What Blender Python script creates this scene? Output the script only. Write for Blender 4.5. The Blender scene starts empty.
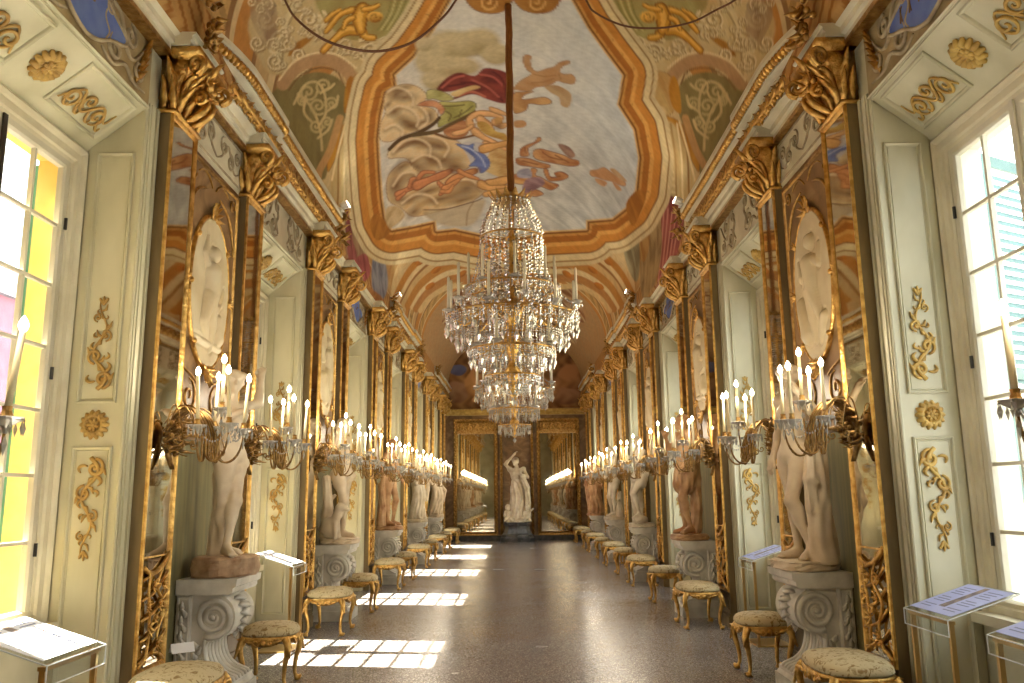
import bpy, math, random
import numpy as np
from mathutils import Matrix, Vector
rng = random.Random(7)
nrs = np.random.RandomState(5)
C = bpy.context.scene.collection
PI = math.pi

# ------------------------------------------------------------------ dimensions (metres)
EYE = 1.5
XP, XW, XG = 2.43, 2.53, 2.96          # pilaster face, wall plane, window plane
Y0, P, GW, PW = 5.49, 4.2, 2.14, 0.46  # first pilaster group, bay, group width, pilaster width
YEND = 28.4
ZCAPB, ZCAPT = 4.24, 4.74
VA, VB, VS = 2.33, 1.88, 5.24          # vault half width, rise, springing

# ------------------------------------------------------------------ camera
F_PX, TH, RHO, YAW = 820.0, math.radians(10.6), 0.0115, 0.0039
CAM = np.array([0.03, 0.0, EYE])
def cam_axes():
    fw = np.array([-math.sin(YAW)*math.cos(TH), math.cos(YAW)*math.cos(TH), math.sin(TH)])
    r = np.array([math.cos(YAW), math.sin(YAW), 0.0])
    u = np.cross(r, fw)
    rc = r*math.cos(RHO) - u*math.sin(RHO)
    uc = u*math.cos(RHO) + r*math.sin(RHO)
    return rc, uc, fw
RC, UC, FW = cam_axes()
cd = bpy.data.cameras.new('camera'); cam = bpy.data.objects.new('camera', cd); C.objects.link(cam)
cd.sensor_width = 36.0; cd.lens = F_PX/1024*36; cd.clip_start = 0.05; cd.clip_end = 300
m = Matrix.Identity(4)
for i in range(3):
    m[i][0], m[i][1], m[i][2], m[i][3] = RC[i], UC[i], -FW[i], CAM[i]
cam.matrix_world = m
bpy.context.scene.camera = cam
def at_z(px, py, z):
    """the point of the plane at height z that the given direction of view meets"""
    d = FW + RC*(px-512)/F_PX - UC*(py-341.5)/F_PX
    t = (z-CAM[2])/d[2]
    return CAM + d*t

# ------------------------------------------------------------------ materials
def new_mat(name):
    mt = bpy.data.materials.new(name); mt.use_nodes = True
    nt = mt.node_tree; b = nt.nodes['Principled BSDF']
    return mt, nt, b
def srgb(r, g, b):
    f = lambda c: (c/255/12.92) if c/255 <= 0.04045 else ((c/255+0.055)/1.055)**2.4
    return (f(r), f(g), f(b))
def mat(name, col, rough=0.5, metal=0.0, col2=None, nscale=6.0, detail=4.0, bump=0.0, bscale=None, spec=0.5, trans=0.0, lo=0.35, hi=0.65, stretch=None, rough2=None):
    mt, nt, b = new_mat(name)
    b.inputs['Base Color'].default_value = (*col, 1); b.inputs['Roughness'].default_value = rough
    b.inputs['Metallic'].default_value = metal; b.inputs['Specular IOR Level'].default_value = spec
    b.inputs['Transmission Weight'].default_value = trans
    tc = nt.nodes.new('ShaderNodeTexCoord'); mp = nt.nodes.new('ShaderNodeMapping')
    nt.links.new(tc.outputs['Object'], mp.inputs[0])
    if stretch: mp.inputs['Scale'].default_value = stretch
    if col2 is not None or rough2 is not None:
        n = nt.nodes.new('ShaderNodeTexNoise'); n.inputs['Scale'].default_value = nscale; n.inputs['Detail'].default_value = detail
        nt.links.new(mp.outputs[0], n.inputs['Vector'])
        mr = nt.nodes.new('ShaderNodeMapRange'); mr.inputs[1].default_value = lo; mr.inputs[2].default_value = hi
        nt.links.new(n.outputs['Fac'], mr.inputs[0])
        if col2 is not None:
            mx = nt.nodes.new('ShaderNodeMix'); mx.data_type = 'RGBA'
            mx.inputs['A'].default_value = (*col, 1); mx.inputs['B'].default_value = (*col2, 1)
            nt.links.new(mr.outputs[0], mx.inputs['Factor']); nt.links.new(mx.outputs['Result'], b.inputs['Base Color'])
        if rough2 is not None:
            m2 = nt.nodes.new('ShaderNodeMapRange'); m2.inputs[3].default_value = rough; m2.inputs[4].default_value = rough2
            nt.links.new(mr.outputs[0], m2.inputs[0]); nt.links.new(m2.outputs[0], b.inputs['Roughness'])
    if bump:
        n = nt.nodes.new('ShaderNodeTexNoise'); n.inputs['Scale'].default_value = bscale or nscale*4; n.inputs['Detail'].default_value = 5
        nt.links.new(mp.outputs[0], n.inputs['Vector'])
        bp = nt.nodes.new('ShaderNodeBump'); bp.inputs['Strength'].default_value = bump; bp.inputs['Distance'].default_value = 0.02
        nt.links.new(n.outputs['Fac'], bp.inputs['Height']); nt.links.new(bp.outputs[0], b.inputs['Normal'])
    return mt
M = {}
M['plaster'] = mat('cream_plaster', srgb(206, 198, 168), 0.55, col2=srgb(186, 178, 146), nscale=2.2, bump=0.05, bscale=30)
M['panel'] = mat('pale_panel_paint', srgb(206, 200, 172), 0.5, col2=srgb(184, 178, 148), nscale=2.5, stretch=(1, 1, .5))
M['white'] = mat('ivory_moulding', srgb(226, 218, 192), 0.5, col2=srgb(206, 196, 168), nscale=3)
M['olive'] = mat('olive_silk_wall', srgb(138, 128, 84), 0.6, col2=srgb(112, 106, 72), nscale=3, stretch=(2, 6, .4))
M['pier_side'] = mat('dark_olive_wood', srgb(136, 116, 78), 0.5, col2=srgb(112, 92, 60), nscale=3, stretch=(3, 3, .6))
M['gold'] = mat('gilding', (0.80, 0.52, 0.17), 0.32, 1.0, col2=(0.50, 0.27, 0.07), nscale=16, bump=0.55, bscale=34)
M['gold_dark'] = mat('old_gilding', (0.56, 0.36, 0.13), 0.38, 1.0, col2=(0.34, 0.18, 0.05), nscale=20, bump=0.3, bscale=60)
M['bronze'] = mat('gilt_bronze_arms', (0.42, 0.26, 0.09), 0.35, 1.0, col2=(0.2, 0.11, 0.04), nscale=20)
M['ochre'] = mat('ochre_stucco', srgb(186, 152, 82), 0.5, col2=srgb(156, 120, 58), nscale=10)
M['ochre_light'] = mat('pale_ochre_stucco', srgb(206, 172, 92), 0.5, col2=srgb(176, 138, 66), nscale=10)
M['mirror'] = mat('aged_mirror', (0.62, 0.58, 0.48), 0.03, 1.0, col2=(0.50, 0.45, 0.36), nscale=5, bump=0.012, bscale=2.5)
M['mirror_end'] = mat('end_mirror', (0.66, 0.62, 0.50), 0.02, 1.0, col2=(0.56, 0.51, 0.40), nscale=2)
M['marble'] = mat('cream_marble', srgb(224, 206, 176), 0.42, col2=srgb(198, 172, 138), nscale=5, lo=.4, hi=.75, bump=0.04, bscale=30)
M['marble_tan'] = mat('tan_marble', srgb(208, 168, 122), 0.45, col2=srgb(170, 124, 82), nscale=6, bump=0.05, bscale=30)
M['marble_white'] = mat('white_marble', srgb(228, 216, 194), 0.4, col2=srgb(204, 186, 156), nscale=6, bump=0.04, bscale=30)
M['rock'] = mat('brownish_plinth_stone', srgb(196, 164, 128), 0.6, col2=srgb(150, 116, 84), nscale=9, bump=0.3, bscale=26)
M['pedestal'] = mat('grey_veined_marble', srgb(228, 222, 210), 0.4, col2=srgb(192, 184, 170), nscale=5, lo=.4, hi=.7, bump=0.03, bscale=30)
M['dark_marble'] = mat('black_marble', srgb(84, 82, 80), 0.35, col2=srgb(54, 52, 52), nscale=7)
M['wax'] = mat('ivory_candle', srgb(236, 220, 176), 0.5)
M['wax_white'] = mat('white_candle', srgb(240, 230, 204), 0.5)
M['wax_amber'] = mat('amber_candle', srgb(222, 170, 104), 0.5, col2=srgb(200, 140, 80), nscale=5)
M['dark'] = mat('dark_metal', srgb(38, 34, 30), 0.4)
M['brass'] = mat('brass_post', (0.62, 0.42, 0.18), 0.3, 1.0)
M['wing'] = mat('shade_block_stucco', srgb(128, 116, 92), 0.8, col2=srgb(112, 100, 78), nscale=2)  # for the added shading block; dark ochre-grey to limit its bounce
M['paper'] = mat('white_paper', srgb(236, 236, 240), 0.6)
M['lilac'] = mat('lilac_sheet', srgb(176, 184, 226), 0.5, col2=srgb(168, 176, 220), nscale=4)
M['ink'] = mat('grey_ink', srgb(122, 126, 158), 0.6)
M['photo'] = mat('printed_picture', srgb(92, 84, 92), 0.6, col2=srgb(150, 132, 120), nscale=22)
M['sash'] = mat('white_sash_paint', srgb(216, 210, 190), 0.45, col2=srgb(204, 196, 172), nscale=3)
M['green'] = mat('green_shutter_paint', srgb(70, 122, 100), 0.5, col2=srgb(52, 104, 86), nscale=5)
M['bluegreen'] = mat('pale_green_shutter_paint', srgb(76, 112, 108), 0.5, col2=srgb(60, 94, 92), nscale=5)
M['yellow'] = mat('yellow_stucco', srgb(238, 206, 120), 0.8, col2=srgb(228, 190, 100), nscale=4)
M['pink'] = mat('pink_stucco', srgb(158, 104, 118), 0.8, col2=srgb(144, 92, 106), nscale=2)
M['grey_roof'] = mat('slate', srgb(150, 150, 156), 0.8, col2=srgb(120, 120, 126), nscale=3)
M['rope'] = mat('ochre_cord_cover', srgb(150, 96, 42), 0.6, col2=srgb(120, 72, 30), nscale=10, stretch=(8, 8, 1), bump=.3)
M['cable'] = mat('brown_cable', srgb(104, 62, 36), 0.6)
M['lampwhite'] = mat('white_lamp_housing', srgb(236, 232, 224), 0.4)
M['blue'] = mat('blue_cartouche', srgb(86, 108, 176), 0.6, col2=srgb(110, 130, 186), nscale=5)
M['brownp'] = mat('painted_brown', srgb(138, 104, 66), 0.6, col2=srgb(112, 82, 52), nscale=8)
M['greige'] = mat('painted_greige_scroll', srgb(182, 166, 134), 0.6, col2=srgb(146, 130, 102), nscale=12)
M['spandrel'] = mat('painted_spandrel', srgb(172, 152, 110), 0.6, col2=srgb(144, 122, 82), nscale=5)
M['relief'] = mat('cream_relief', srgb(222, 206, 170), 0.55, col2=srgb(208, 188, 148), nscale=4)
M['crevice'] = mat('umber_line', srgb(150, 120, 84), 0.6)

# brown veined glass-marble of the bays between pilasters
def marble_panel():
    mt, nt, b = new_mat('brown_painted_marble')
    tc = nt.nodes.new('ShaderNodeTexCoord')
    n = nt.nodes.new('ShaderNodeTexNoise'); n.inputs['Scale'].default_value = 2.6; n.inputs['Detail'].default_value = 7; n.inputs['Distortion'].default_value = 1.6
    nt.links.new(tc.outputs['Object'], n.inputs['Vector'])
    r = nt.nodes.new('ShaderNodeValToRGB'); nt.links.new(n.outputs['Fac'], r.inputs[0])
    r.color_ramp.elements[0].position = .3; r.color_ramp.elements[0].color = (*srgb(104, 80, 50), 1)
    r.color_ramp.elements[1].position = .72; r.color_ramp.elements[1].color = (*srgb(168, 136, 94), 1)
    e = r.color_ramp.elements.new(.52); e.color = (*srgb(140, 106, 68), 1)
    nt.links.new(r.outputs[0], b.inputs['Base Color'])
    b.inputs['Roughness'].default_value = .42
    return mt
M['brown'] = marble_panel()

def floor_mat():
    mt, nt, b = new_mat('polished_terrazzo')
    tc = nt.nodes.new('ShaderNodeTexCoord')
    v = nt.nodes.new('ShaderNodeTexVoronoi'); v.inputs['Scale'].default_value = 110
    nt.links.new(tc.outputs['Object'], v.inputs['Vector'])
    r = nt.nodes.new('ShaderNodeValToRGB'); nt.links.new(v.outputs['Color'], r.inputs[0])
    r.color_ramp.elements[0].position = .15; r.color_ramp.elements[0].color = (*srgb(106, 99, 95), 1)
    r.color_ramp.elements[1].position = .95; r.color_ramp.elements[1].color = (*srgb(208, 201, 196), 1)
    e = r.color_ramp.elements.new(.6); e.color = (*srgb(140, 133, 129), 1)
    n = nt.nodes.new('ShaderNodeTexNoise'); n.inputs['Scale'].default_value = .9; n.inputs['Detail'].default_value = 5
    nt.links.new(tc.outputs['Object'], n.inputs['Vector'])
    mx = nt.nodes.new('ShaderNodeMix'); mx.data_type = 'RGBA'; mx.blend_type = 'MULTIPLY'; mx.inputs['Factor'].default_value = .5
    r2 = nt.nodes.new('ShaderNodeValToRGB'); nt.links.new(n.outputs['Fac'], r2.inputs[0])
    r2.color_ramp.elements[0].position = .3; r2.color_ramp.elements[0].color = (.62, .56, .52, 1)
    r2.color_ramp.elements[1].position = .7; r2.color_ramp.elements[1].color = (1, .97, .95, 1)
    nt.links.new(r.outputs[0], mx.inputs['A']); nt.links.new(r2.outputs[0], mx.inputs['B'])
    nt.links.new(mx.outputs['Result'], b.inputs['Base Color'])
    mr = nt.nodes.new('ShaderNodeMapRange'); mr.inputs[3].default_value = .17; mr.inputs[4].default_value = .32
    nt.links.new(n.outputs['Fac'], mr.inputs[0]); nt.links.new(mr.outputs[0], b.inputs['Roughness'])
    b.inputs['Specular IOR Level'].default_value = .38
    n2 = nt.nodes.new('ShaderNodeTexNoise'); n2.inputs['Scale'].default_value = 1.7; n2.inputs['Detail'].default_value = 2
    nt.links.new(tc.outputs['Object'], n2.inputs['Vector'])
    bp = nt.nodes.new('ShaderNodeBump'); bp.inputs['Strength'].default_value = .16; bp.inputs['Distance'].default_value = .03
    nt.links.new(n2.outputs['Fac'], bp.inputs['Height']); nt.links.new(bp.outputs[0], b.inputs['Normal'])
    return mt
M['floor'] = floor_mat()

def fabric_mat():
    mt, nt, b = new_mat('flowered_brocade')
    tc = nt.nodes.new('ShaderNodeTexCoord')
    v = nt.nodes.new('ShaderNodeTexNoise'); v.inputs['Scale'].default_value = 26; v.inputs['Detail'].default_value = 2; v.inputs['Distortion'].default_value = 1.2
    nt.links.new(tc.outputs['Object'], v.inputs['Vector'])
    r = nt.nodes.new('ShaderNodeValToRGB'); nt.links.new(v.outputs['Fac'], r.inputs[0])
    r.color_ramp.elements[0].position = .36; r.color_ramp.elements[0].color = (*srgb(150, 120, 70), 1)
    r.color_ramp.elements[1].position = .46; r.color_ramp.elements[1].color = (*srgb(206, 188, 146), 1)
    nt.links.new(r.outputs[0], b.inputs['Base Color']); b.inputs['Roughness'].default_value = .75
    return mt
M['fabric'] = fabric_mat()

def glass_mat(name, tint=(1, 1, 1)):
    mt = bpy.data.materials.new(name); mt.use_nodes = True; nt = mt.node_tree; nt.nodes.clear()
    o = nt.nodes.new('ShaderNodeOutputMaterial'); mx = nt.nodes.new('ShaderNodeMixShader')
    t = nt.nodes.new('ShaderNodeBsdfTransparent'); t.inputs[0].default_value = (*tint, 1)
    g = nt.nodes.new('ShaderNodeBsdfGlossy'); g.inputs['Roughness'].default_value = .02
    lw = nt.nodes.new('ShaderNodeLayerWeight'); lw.inputs['Blend'].default_value = .5
    pw = nt.nodes.new('ShaderNodeMath'); pw.operation = 'POWER'; pw.inputs[1].default_value = 4.0; nt.links.new(lw.outputs['Facing'], pw.inputs[0])
    f = nt.nodes.new('ShaderNodeMath'); f.operation = 'MULTIPLY_ADD'; f.inputs[1].default_value = .35; f.inputs[2].default_value = .03; nt.links.new(pw.outputs[0], f.inputs[0])
    nt.links.new(f.outputs[0], mx.inputs[0]); nt.links.new(t.outputs[0], mx.inputs[1]); nt.links.new(g.outputs[0], mx.inputs[2])
    nt.links.new(mx.outputs[0], o.inputs[0])
    return mt
M['pane'] = glass_mat('window_glass', (.97, .99, .98))
M['acrylic'] = glass_mat('clear_acrylic', (.93, .95, .95))
M['acrylic_edge'] = mat('polished_acrylic_edge', srgb(226, 230, 232), .15, spec=.8)
def crystal_mat(name, tint):
    mt = bpy.data.materials.new(name); mt.use_nodes = True; nt = mt.node_tree; nt.nodes.clear()
    o = nt.nodes.new('ShaderNodeOutputMaterial'); mx = nt.nodes.new('ShaderNodeMixShader'); mx.inputs[0].default_value = .68
    a = nt.nodes.new('ShaderNodeBsdfGlass'); a.inputs['Color'].default_value = (*tint, 1); a.inputs['IOR'].default_value = 1.5; a.inputs['Roughness'].default_value = .02
    mx2 = nt.nodes.new('ShaderNodeMixShader'); mx2.inputs[0].default_value = .55
    g = nt.nodes.new('ShaderNodeBsdfGlossy'); g.inputs['Roughness'].default_value = .08; g.inputs['Color'].default_value = (*tint, 1)
    d = nt.nodes.new('ShaderNodeBsdfDiffuse'); d.inputs['Color'].default_value = (*tint, 1)
    nt.links.new(g.outputs[0], mx2.inputs[1]); nt.links.new(d.outputs[0], mx2.inputs[2])
    nt.links.new(a.outputs[0], mx.inputs[1]); nt.links.new(mx2.outputs[0], mx.inputs[2]); nt.links.new(mx.outputs[0], o.inputs[0])
    return mt
M['crystal'] = crystal_mat('cut_crystal', (.98, .95, .88))
M['crystal_amber'] = crystal_mat('smoky_crystal', (.62, .48, .30))
def emit(name, col, s):
    mt, nt, b = new_mat(name)
    b.inputs['Base Color'].default_value = (*col, 1); b.inputs['Emission Color'].default_value = (*col, 1); b.inputs['Emission Strength'].default_value = s
    return mt
M['flame'] = emit('lit_bulb', (1.0, .86, .60), 16.0)
M['spot'] = emit('lit_spot_face', (1.0, .9, .72), 20.0)
def attr_mat(name, rough=.75):
    mt, nt, b = new_mat(name)
    a = nt.nodes.new('ShaderNodeAttribute'); a.attribute_name = 'paint'
    nt.links.new(a.outputs['Color'], b.inputs['Base Color']); b.inputs['Roughness'].default_value = rough
    b.inputs['Specular IOR Level'].default_value = .2
    return mt
M['fresco'] = attr_mat('ceiling_fresco')

# ------------------------------------------------------------------ mesh builder
class MB:
    def __init__(s): s.v = []; s.f = []
    def add(s, vs, fs):
        b = len(s.v); s.v.extend([tuple(map(float, p)) for p in vs]); s.f.extend([tuple(b+i for i in f) for f in fs]); return s
    def box(s, x0, x1, y0, y1, z0, z1):
        if x0 > x1: x0, x1 = x1, x0
        if y0 > y1: y0, y1 = y1, y0
        if z0 > z1: z0, z1 = z1, z0
        return s.add([(x0,y0,z0),(x1,y0,z0),(x1,y1,z0),(x0,y1,z0),(x0,y0,z1),(x1,y0,z1),(x1,y1,z1),(x0,y1,z1)],
                     [(0,3,2,1),(4,5,6,7),(0,1,5,4),(1,2,6,5),(2,3,7,6),(3,0,4,7)])
    def prism(s, poly, mapf, d0, d1):
        """poly (a,b) counter-clockwise, extruded from d0 to d1; mapf(a,b,d) -> xyz"""
        n = len(poly)
        vs = [mapf(a, b, d0) for a, b in poly] + [mapf(a, b, d1) for a, b in poly]
        fs = [tuple(range(n-1, -1, -1)), tuple(range(n, 2*n))] + [(i, (i+1) % n, n+(i+1) % n, n+i) for i in range(n)]
        return s.add(vs, fs)
    def tube(s, pts, r, n=8, closed=False, flat=1.0, up=None):
        pts = [np.array(p, float) for p in pts]; k = len(pts)
        rs = r if hasattr(r, '__len__') else [r]*k
        vs = []; prev = None
        for i in range(k):
            a = pts[(i-1) % k] if (closed or i > 0) else pts[0]
            b = pts[(i+1) % k] if (closed or i < k-1) else pts[-1]
            t = b-a; t = t/(np.linalg.norm(t)+1e-12)
            if up is not None: e1 = np.array(up, float)
            elif prev is None: e1 = np.array((0, 0, 1.)) if abs(t[2]) < .9 else np.array((1., 0, 0))
            else: e1 = prev
            e1 = e1 - t*np.dot(e1, t); e1 /= np.linalg.norm(e1)+1e-12; prev = e1
            e2 = np.cross(t, e1)
            for j in range(n):
                an = 2*PI*j/n
                vs.append(pts[i] + e1*math.cos(an)*rs[i]*flat + e2*math.sin(an)*rs[i])
        fs = []
        for i in range(k if closed else k-1):
            i2 = (i+1) % k
            for j in range(n):
                j2 = (j+1) % n
                fs.append((i*n+j, i*n+j2, i2*n+j2, i2*n+j))
        if not closed:
            fs.append(tuple(range(n-1, -1, -1))); fs.append(tuple((k-1)*n+j for j in range(n)))
        return s.add(vs, fs)
    def lathe(s, prof, n=16, c=(0, 0, 0), sx=1.0, sy=1.0, wob=None):
        vs = []; fs = []; k = len(prof)
        for r, z in prof:
            for j in range(n):
                a = 2*PI*j/n; w = 1.0 if wob is None else 1+wob[0]*math.cos(wob[1]*a)
                vs.append((c[0]+r*w*math.cos(a)*sx, c[1]+r*w*math.sin(a)*sy, c[2]+z))
        for i in range(k-1):
            for j in range(n):
                j2 = (j+1) % n
                fs.append((i*n+j, i*n+j2, (i+1)*n+j2, (i+1)*n+j))
        fs.append(tuple(range(n-1, -1, -1))); fs.append(tuple((k-1)*n+j for j in range(n)))
        return s.add(vs, fs)
    def ell(s, c, r, n=8, k=5, R=None):
        vs = []; fs = []
        for i in range(k+1):
            th = PI*i/k
            for j in range(n):
                a = 2*PI*j/n
                p = np.array((r[0]*math.sin(th)*math.cos(a), r[1]*math.sin(th)*math.sin(a), -r[2]*math.cos(th)))
                if R is not None: p = R @ p
                vs.append(p+np.array(c))
        for i in range(k):
            for j in range(n):
                j2 = (j+1) % n
                fs.append((i*n+j, i*n+j2, (i+1)*n+j2, (i+1)*n+j))
        return s.add(vs, fs)
    def octa(s, c, r, h):
        x, y, z = c
        return s.add([(x+r,y,z),(x,y+r,z),(x-r,y,z),(x,y-r,z),(x,y,z+h),(x,y,z-h)],
                     [(0,1,4),(1,2,4),(2,3,4),(3,0,4),(1,0,5),(2,1,5),(3,2,5),(0,3,5)])
    def leaf(s, base, tip, width, normal, curl=.3, rib=.25):
        """a pointed leaf from base to tip, bulging along normal, tip curled over"""
        b = np.array(base, float); t = np.array(tip, float); nrm = np.array(normal, float); d = t-b; L = np.linalg.norm(d)
        sd = np.cross(d/L, nrm); sd /= np.linalg.norm(sd)
        vs = []; fs = []; K = 6
        for i in range(K+1):
            u = i/K; w = width*math.sin(PI*min(1, .12+.88*u)**.8)*.5 if u < 1 else .004
            w *= 1+.22*math.cos(u*PI*5)
            off = nrm*L*(curl*u*u)
            cpt = b+d*u+off
            vs += [cpt-sd*w, cpt+nrm*width*rib, cpt+sd*w, cpt-nrm*width*.06]
        for i in range(K):
            for j in range(4):
                j2 = (j+1) % 4
                fs.append((i*4+j, i*4+j2, i*4+4+j2, i*4+4+j))
        fs.append((0, 1, 2, 3)[::-1]); fs.append((K*4, K*4+1, K*4+2, K*4+3))
        return s.add(vs, fs)
    def sweep_y(s, prof, y0, y1, mapx=lambda a: a):
        """profile of (p,z) points, extruded along y"""
        return s.prism(prof, lambda a, b, d: (mapx(a), d, b), y0, y1)
    def mesh(s, name, smooth=False):
        me = bpy.data.meshes.new(name); me.from_pydata(s.v, [], s.f); me.update()
        import bmesh as _b
        bm = _b.new(); bm.from_mesh(me); _b.ops.recalc_face_normals(bm, faces=bm.faces); bm.to_mesh(me); bm.free()
        if smooth: me.polygons.foreach_set('use_smooth', [True]*len(me.polygons))
        return me
    def build(s, name, m, parent=None, smooth=False):
        return link(name, s.mesh(name, smooth), m, parent)
def link(name, me, m, parent=None):
    o = bpy.data.objects.new(name, me)
    if m is not None and len(me.materials) == 0: me.materials.append(m)
    C.objects.link(o)
    if parent is not None: o.parent = parent
    return o
def empty(name, loc=(0, 0, 0), rz=0.0, parent=None):
    o = bpy.data.objects.new(name, None); C.objects.link(o); o.location = loc; o.rotation_euler = (0, 0, rz); o.empty_display_size = .1
    if parent is not None: o.parent = parent
    return o
def tag(o, label=None, cat=None, group=None, kind=None):
    if label: o['label'] = label
    if cat: o['category'] = cat
    if group: o['group'] = group
    if kind: o['kind'] = kind
    return o
def copy_tree(o, parent=None):
    c = o.copy(); C.objects.link(c)
    if parent is not None: c.parent = parent
    for ch in list(o.children): copy_tree(ch, c)
    return c
def place(o, loc, rz=0.0):
    o.location = loc; o.rotation_euler = (0, 0, rz); return o
def spiral(cx, cy, r0, turns, a0=0.0, dirn=1, n=26, rend=.12):
    out = []
    for i in range(n):
        u = i/(n-1); r = r0*(1-(1-rend)*u); a = a0+dirn*2*PI*turns*u
        out.append((cx+r*math.cos(a), cy+r*math.sin(a)))
    return out
def bez(p0, p1, p2, p3, n=12):
    out = []
    for i in range(n+1):
        t = i/n; a = (1-t)**3; b = 3*t*(1-t)**2; c = 3*t*t*(1-t); d = t**3
        out.append(tuple(a*p0[k]+b*p1[k]+c*p2[k]+d*p3[k] for k in range(len(p0))))
    return out
def catmull(pts, n=6, closed=False):
    P_ = [np.array(p, float) for p in pts]; k = len(P_); out = []
    rngk = range(k) if closed else range(k-1)
    for i in rngk:
        p1 = P_[i]; p2 = P_[(i+1) % k]
        p0 = P_[i-1] if (closed or i > 0) else p1; p3 = P_[(i+2) % k] if (closed or i+2 < k) else p2
        for j in range(n):
            t = j/n
            out.append(.5*((2*p1)+(-p0+p2)*t+(2*p0-5*p1+4*p2-p3)*t*t+(-p0+3*p1-3*p2+p3)*t**3))
    if not closed: out.append(P_[-1])
    return out
def taper(n, r, e=.35, m=1.0):
    return [r*(e+(m-e)*math.sin(PI*min(1, max(0, i/(n-1)*.86+.1)))) for i in range(n)]

# ------------------------------------------------------------------ smooth bodies: signed distance field -> surface net
def sdf_mesh(prims, vox, k=.03, fold=None):
    lo = np.full(3, 1e9); hi = -lo
    for p in prims:
        if p[0] == 'cap':
            for q, r in ((p[1], p[3]), (p[2], p[4])):
                lo = np.minimum(lo, np.array(q)-r); hi = np.maximum(hi, np.array(q)+r)
        elif p[0] == 'ell':
            r = max(p[2]); lo = np.minimum(lo, np.array(p[1])-r); hi = np.maximum(hi, np.array(p[1])+r)
    lo -= 3*vox+k; hi += 3*vox+k
    n = np.ceil((hi-lo)/vox).astype(int)+1
    Fg = np.full(n, 1.0, np.float32)
    ax = [lo[i]+np.arange(n[i])*vox for i in range(3)]
    for p in prims:
        kk = p[-1] if isinstance(p[-1], dict) else {}
        k_ = kk.get('k', k); sub = kk.get('sub', False); amp = kk.get('fold', 0.0)
        if p[0] == 'cap':
            a = np.array(p[1], float); b = np.array(p[2], float); rm = max(p[3], p[4])
            l2 = np.minimum(a, b)-rm; h2 = np.maximum(a, b)+rm
        else:
            a = np.array(p[1], float); rm = max(p[2]); l2 = a-rm; h2 = a+rm
        mg = 2.2*k_+3*vox+amp
        i0 = np.maximum(0, np.floor((l2-mg-lo)/vox).astype(int)); i1 = np.minimum(n, np.ceil((h2+mg-lo)/vox).astype(int)+1)
        sl = tuple(slice(i0[i], i1[i]) for i in range(3))
        X, Y, Z = np.meshgrid(*[ax[i][sl[i]] for i in range(3)], indexing='ij')
        if p[0] == 'cap':
            ba = b-a; L = max(1e-9, ba @ ba)
            t = np.clip(((X-a[0])*ba[0]+(Y-a[1])*ba[1]+(Z-a[2])*ba[2])/L, 0, 1)
            d = np.sqrt((X-a[0]-t*ba[0])**2+(Y-a[1]-t*ba[1])**2+(Z-a[2]-t*ba[2])**2)-(p[3]+(p[4]-p[3])*t)
            if amp:
                an = np.arctan2(Y-a[1]-t*ba[1], X-a[0]-t*ba[0])
                d = d-amp*(np.sin(an*kk.get('nf', 11)+2.2*np.sin(Z*7+kk.get('ph', 0)))+.5*np.sin(an*5+Z*9))*(.35+.65*t)
        else:
            r = np.array(p[2], float); dx, dy, dz = X-a[0], Y-a[1], Z-a[2]
            if 'R' in kk:
                R = kk['R']; dx, dy, dz = (R[0][0]*dx+R[1][0]*dy+R[2][0]*dz, R[0][1]*dx+R[1][1]*dy+R[2][1]*dz, R[0][2]*dx+R[1][2]*dy+R[2][2]*dz)
            q = np.sqrt((dx/r[0])**2+(dy/r[1])**2+(dz/r[2])**2)
            g = np.sqrt((dx/r[0]**2)**2+(dy/r[1]**2)**2+(dz/r[2]**2)**2)+1e-9
            d = q*(q-1)/g
            if amp: d = d-amp*np.sin(X*60+Z*40+kk.get('ph', 0))*np.sin(Z*55+Y*47)
        Fs = Fg[sl]
        if sub:
            h = np.clip(.5-.5*(Fs+d)/k_, 0, 1); Fg[sl] = Fs*(1-h)-d*h+k_*h*(1-h)
        else:
            h = np.clip(.5+.5*(Fs-d)/k_, 0, 1); Fg[sl] = Fs*(1-h)+d*h-k_*h*(1-h)
    if fold is not None:
        X, Y, Z = np.meshgrid(*ax, indexing='ij'); Fg = Fg+fold(X, Y, Z)
    neg = Fg < 0
    # surface net
    cs = [slice(0, -1), slice(1, None)]
    cnt = np.zeros(tuple(n-1), int); sx = np.zeros(tuple(n-1)+(3,), np.float32); ne = np.zeros(tuple(n-1), int)
    for i in (0, 1):
        for j in (0, 1):
            for l in (0, 1): cnt += neg[cs[i], cs[j], cs[l]]
    act = (cnt > 0) & (cnt < 8)
    ii = np.argwhere(act); idx = -np.ones(tuple(n-1), int); idx[act] = np.arange(len(ii))
    acc = np.zeros((len(ii), 3)); num = np.zeros(len(ii))
    cor = [(i, j, l) for i in (0, 1) for j in (0, 1) for l in (0, 1)]
    for a in cor:
        for d in range(3):
            if a[d] == 0:
                b = list(a); b[d] = 1
                va = Fg[ii[:, 0]+a[0], ii[:, 1]+a[1], ii[:, 2]+a[2]]; vb = Fg[ii[:, 0]+b[0], ii[:, 1]+b[1], ii[:, 2]+b[2]]
                c = (va < 0) != (vb < 0)
                t = np.where(c, va/np.where(np.abs(va-vb) < 1e-9, 1, va-vb), 0)
                pt = np.array(a, float)[None, :].repeat(len(ii), 0); pt[:, d] = t
                acc[c] += pt[c]; num[c] += 1
    V = lo+(ii+acc/np.maximum(num, 1)[:, None])*vox
    faces = []
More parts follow.
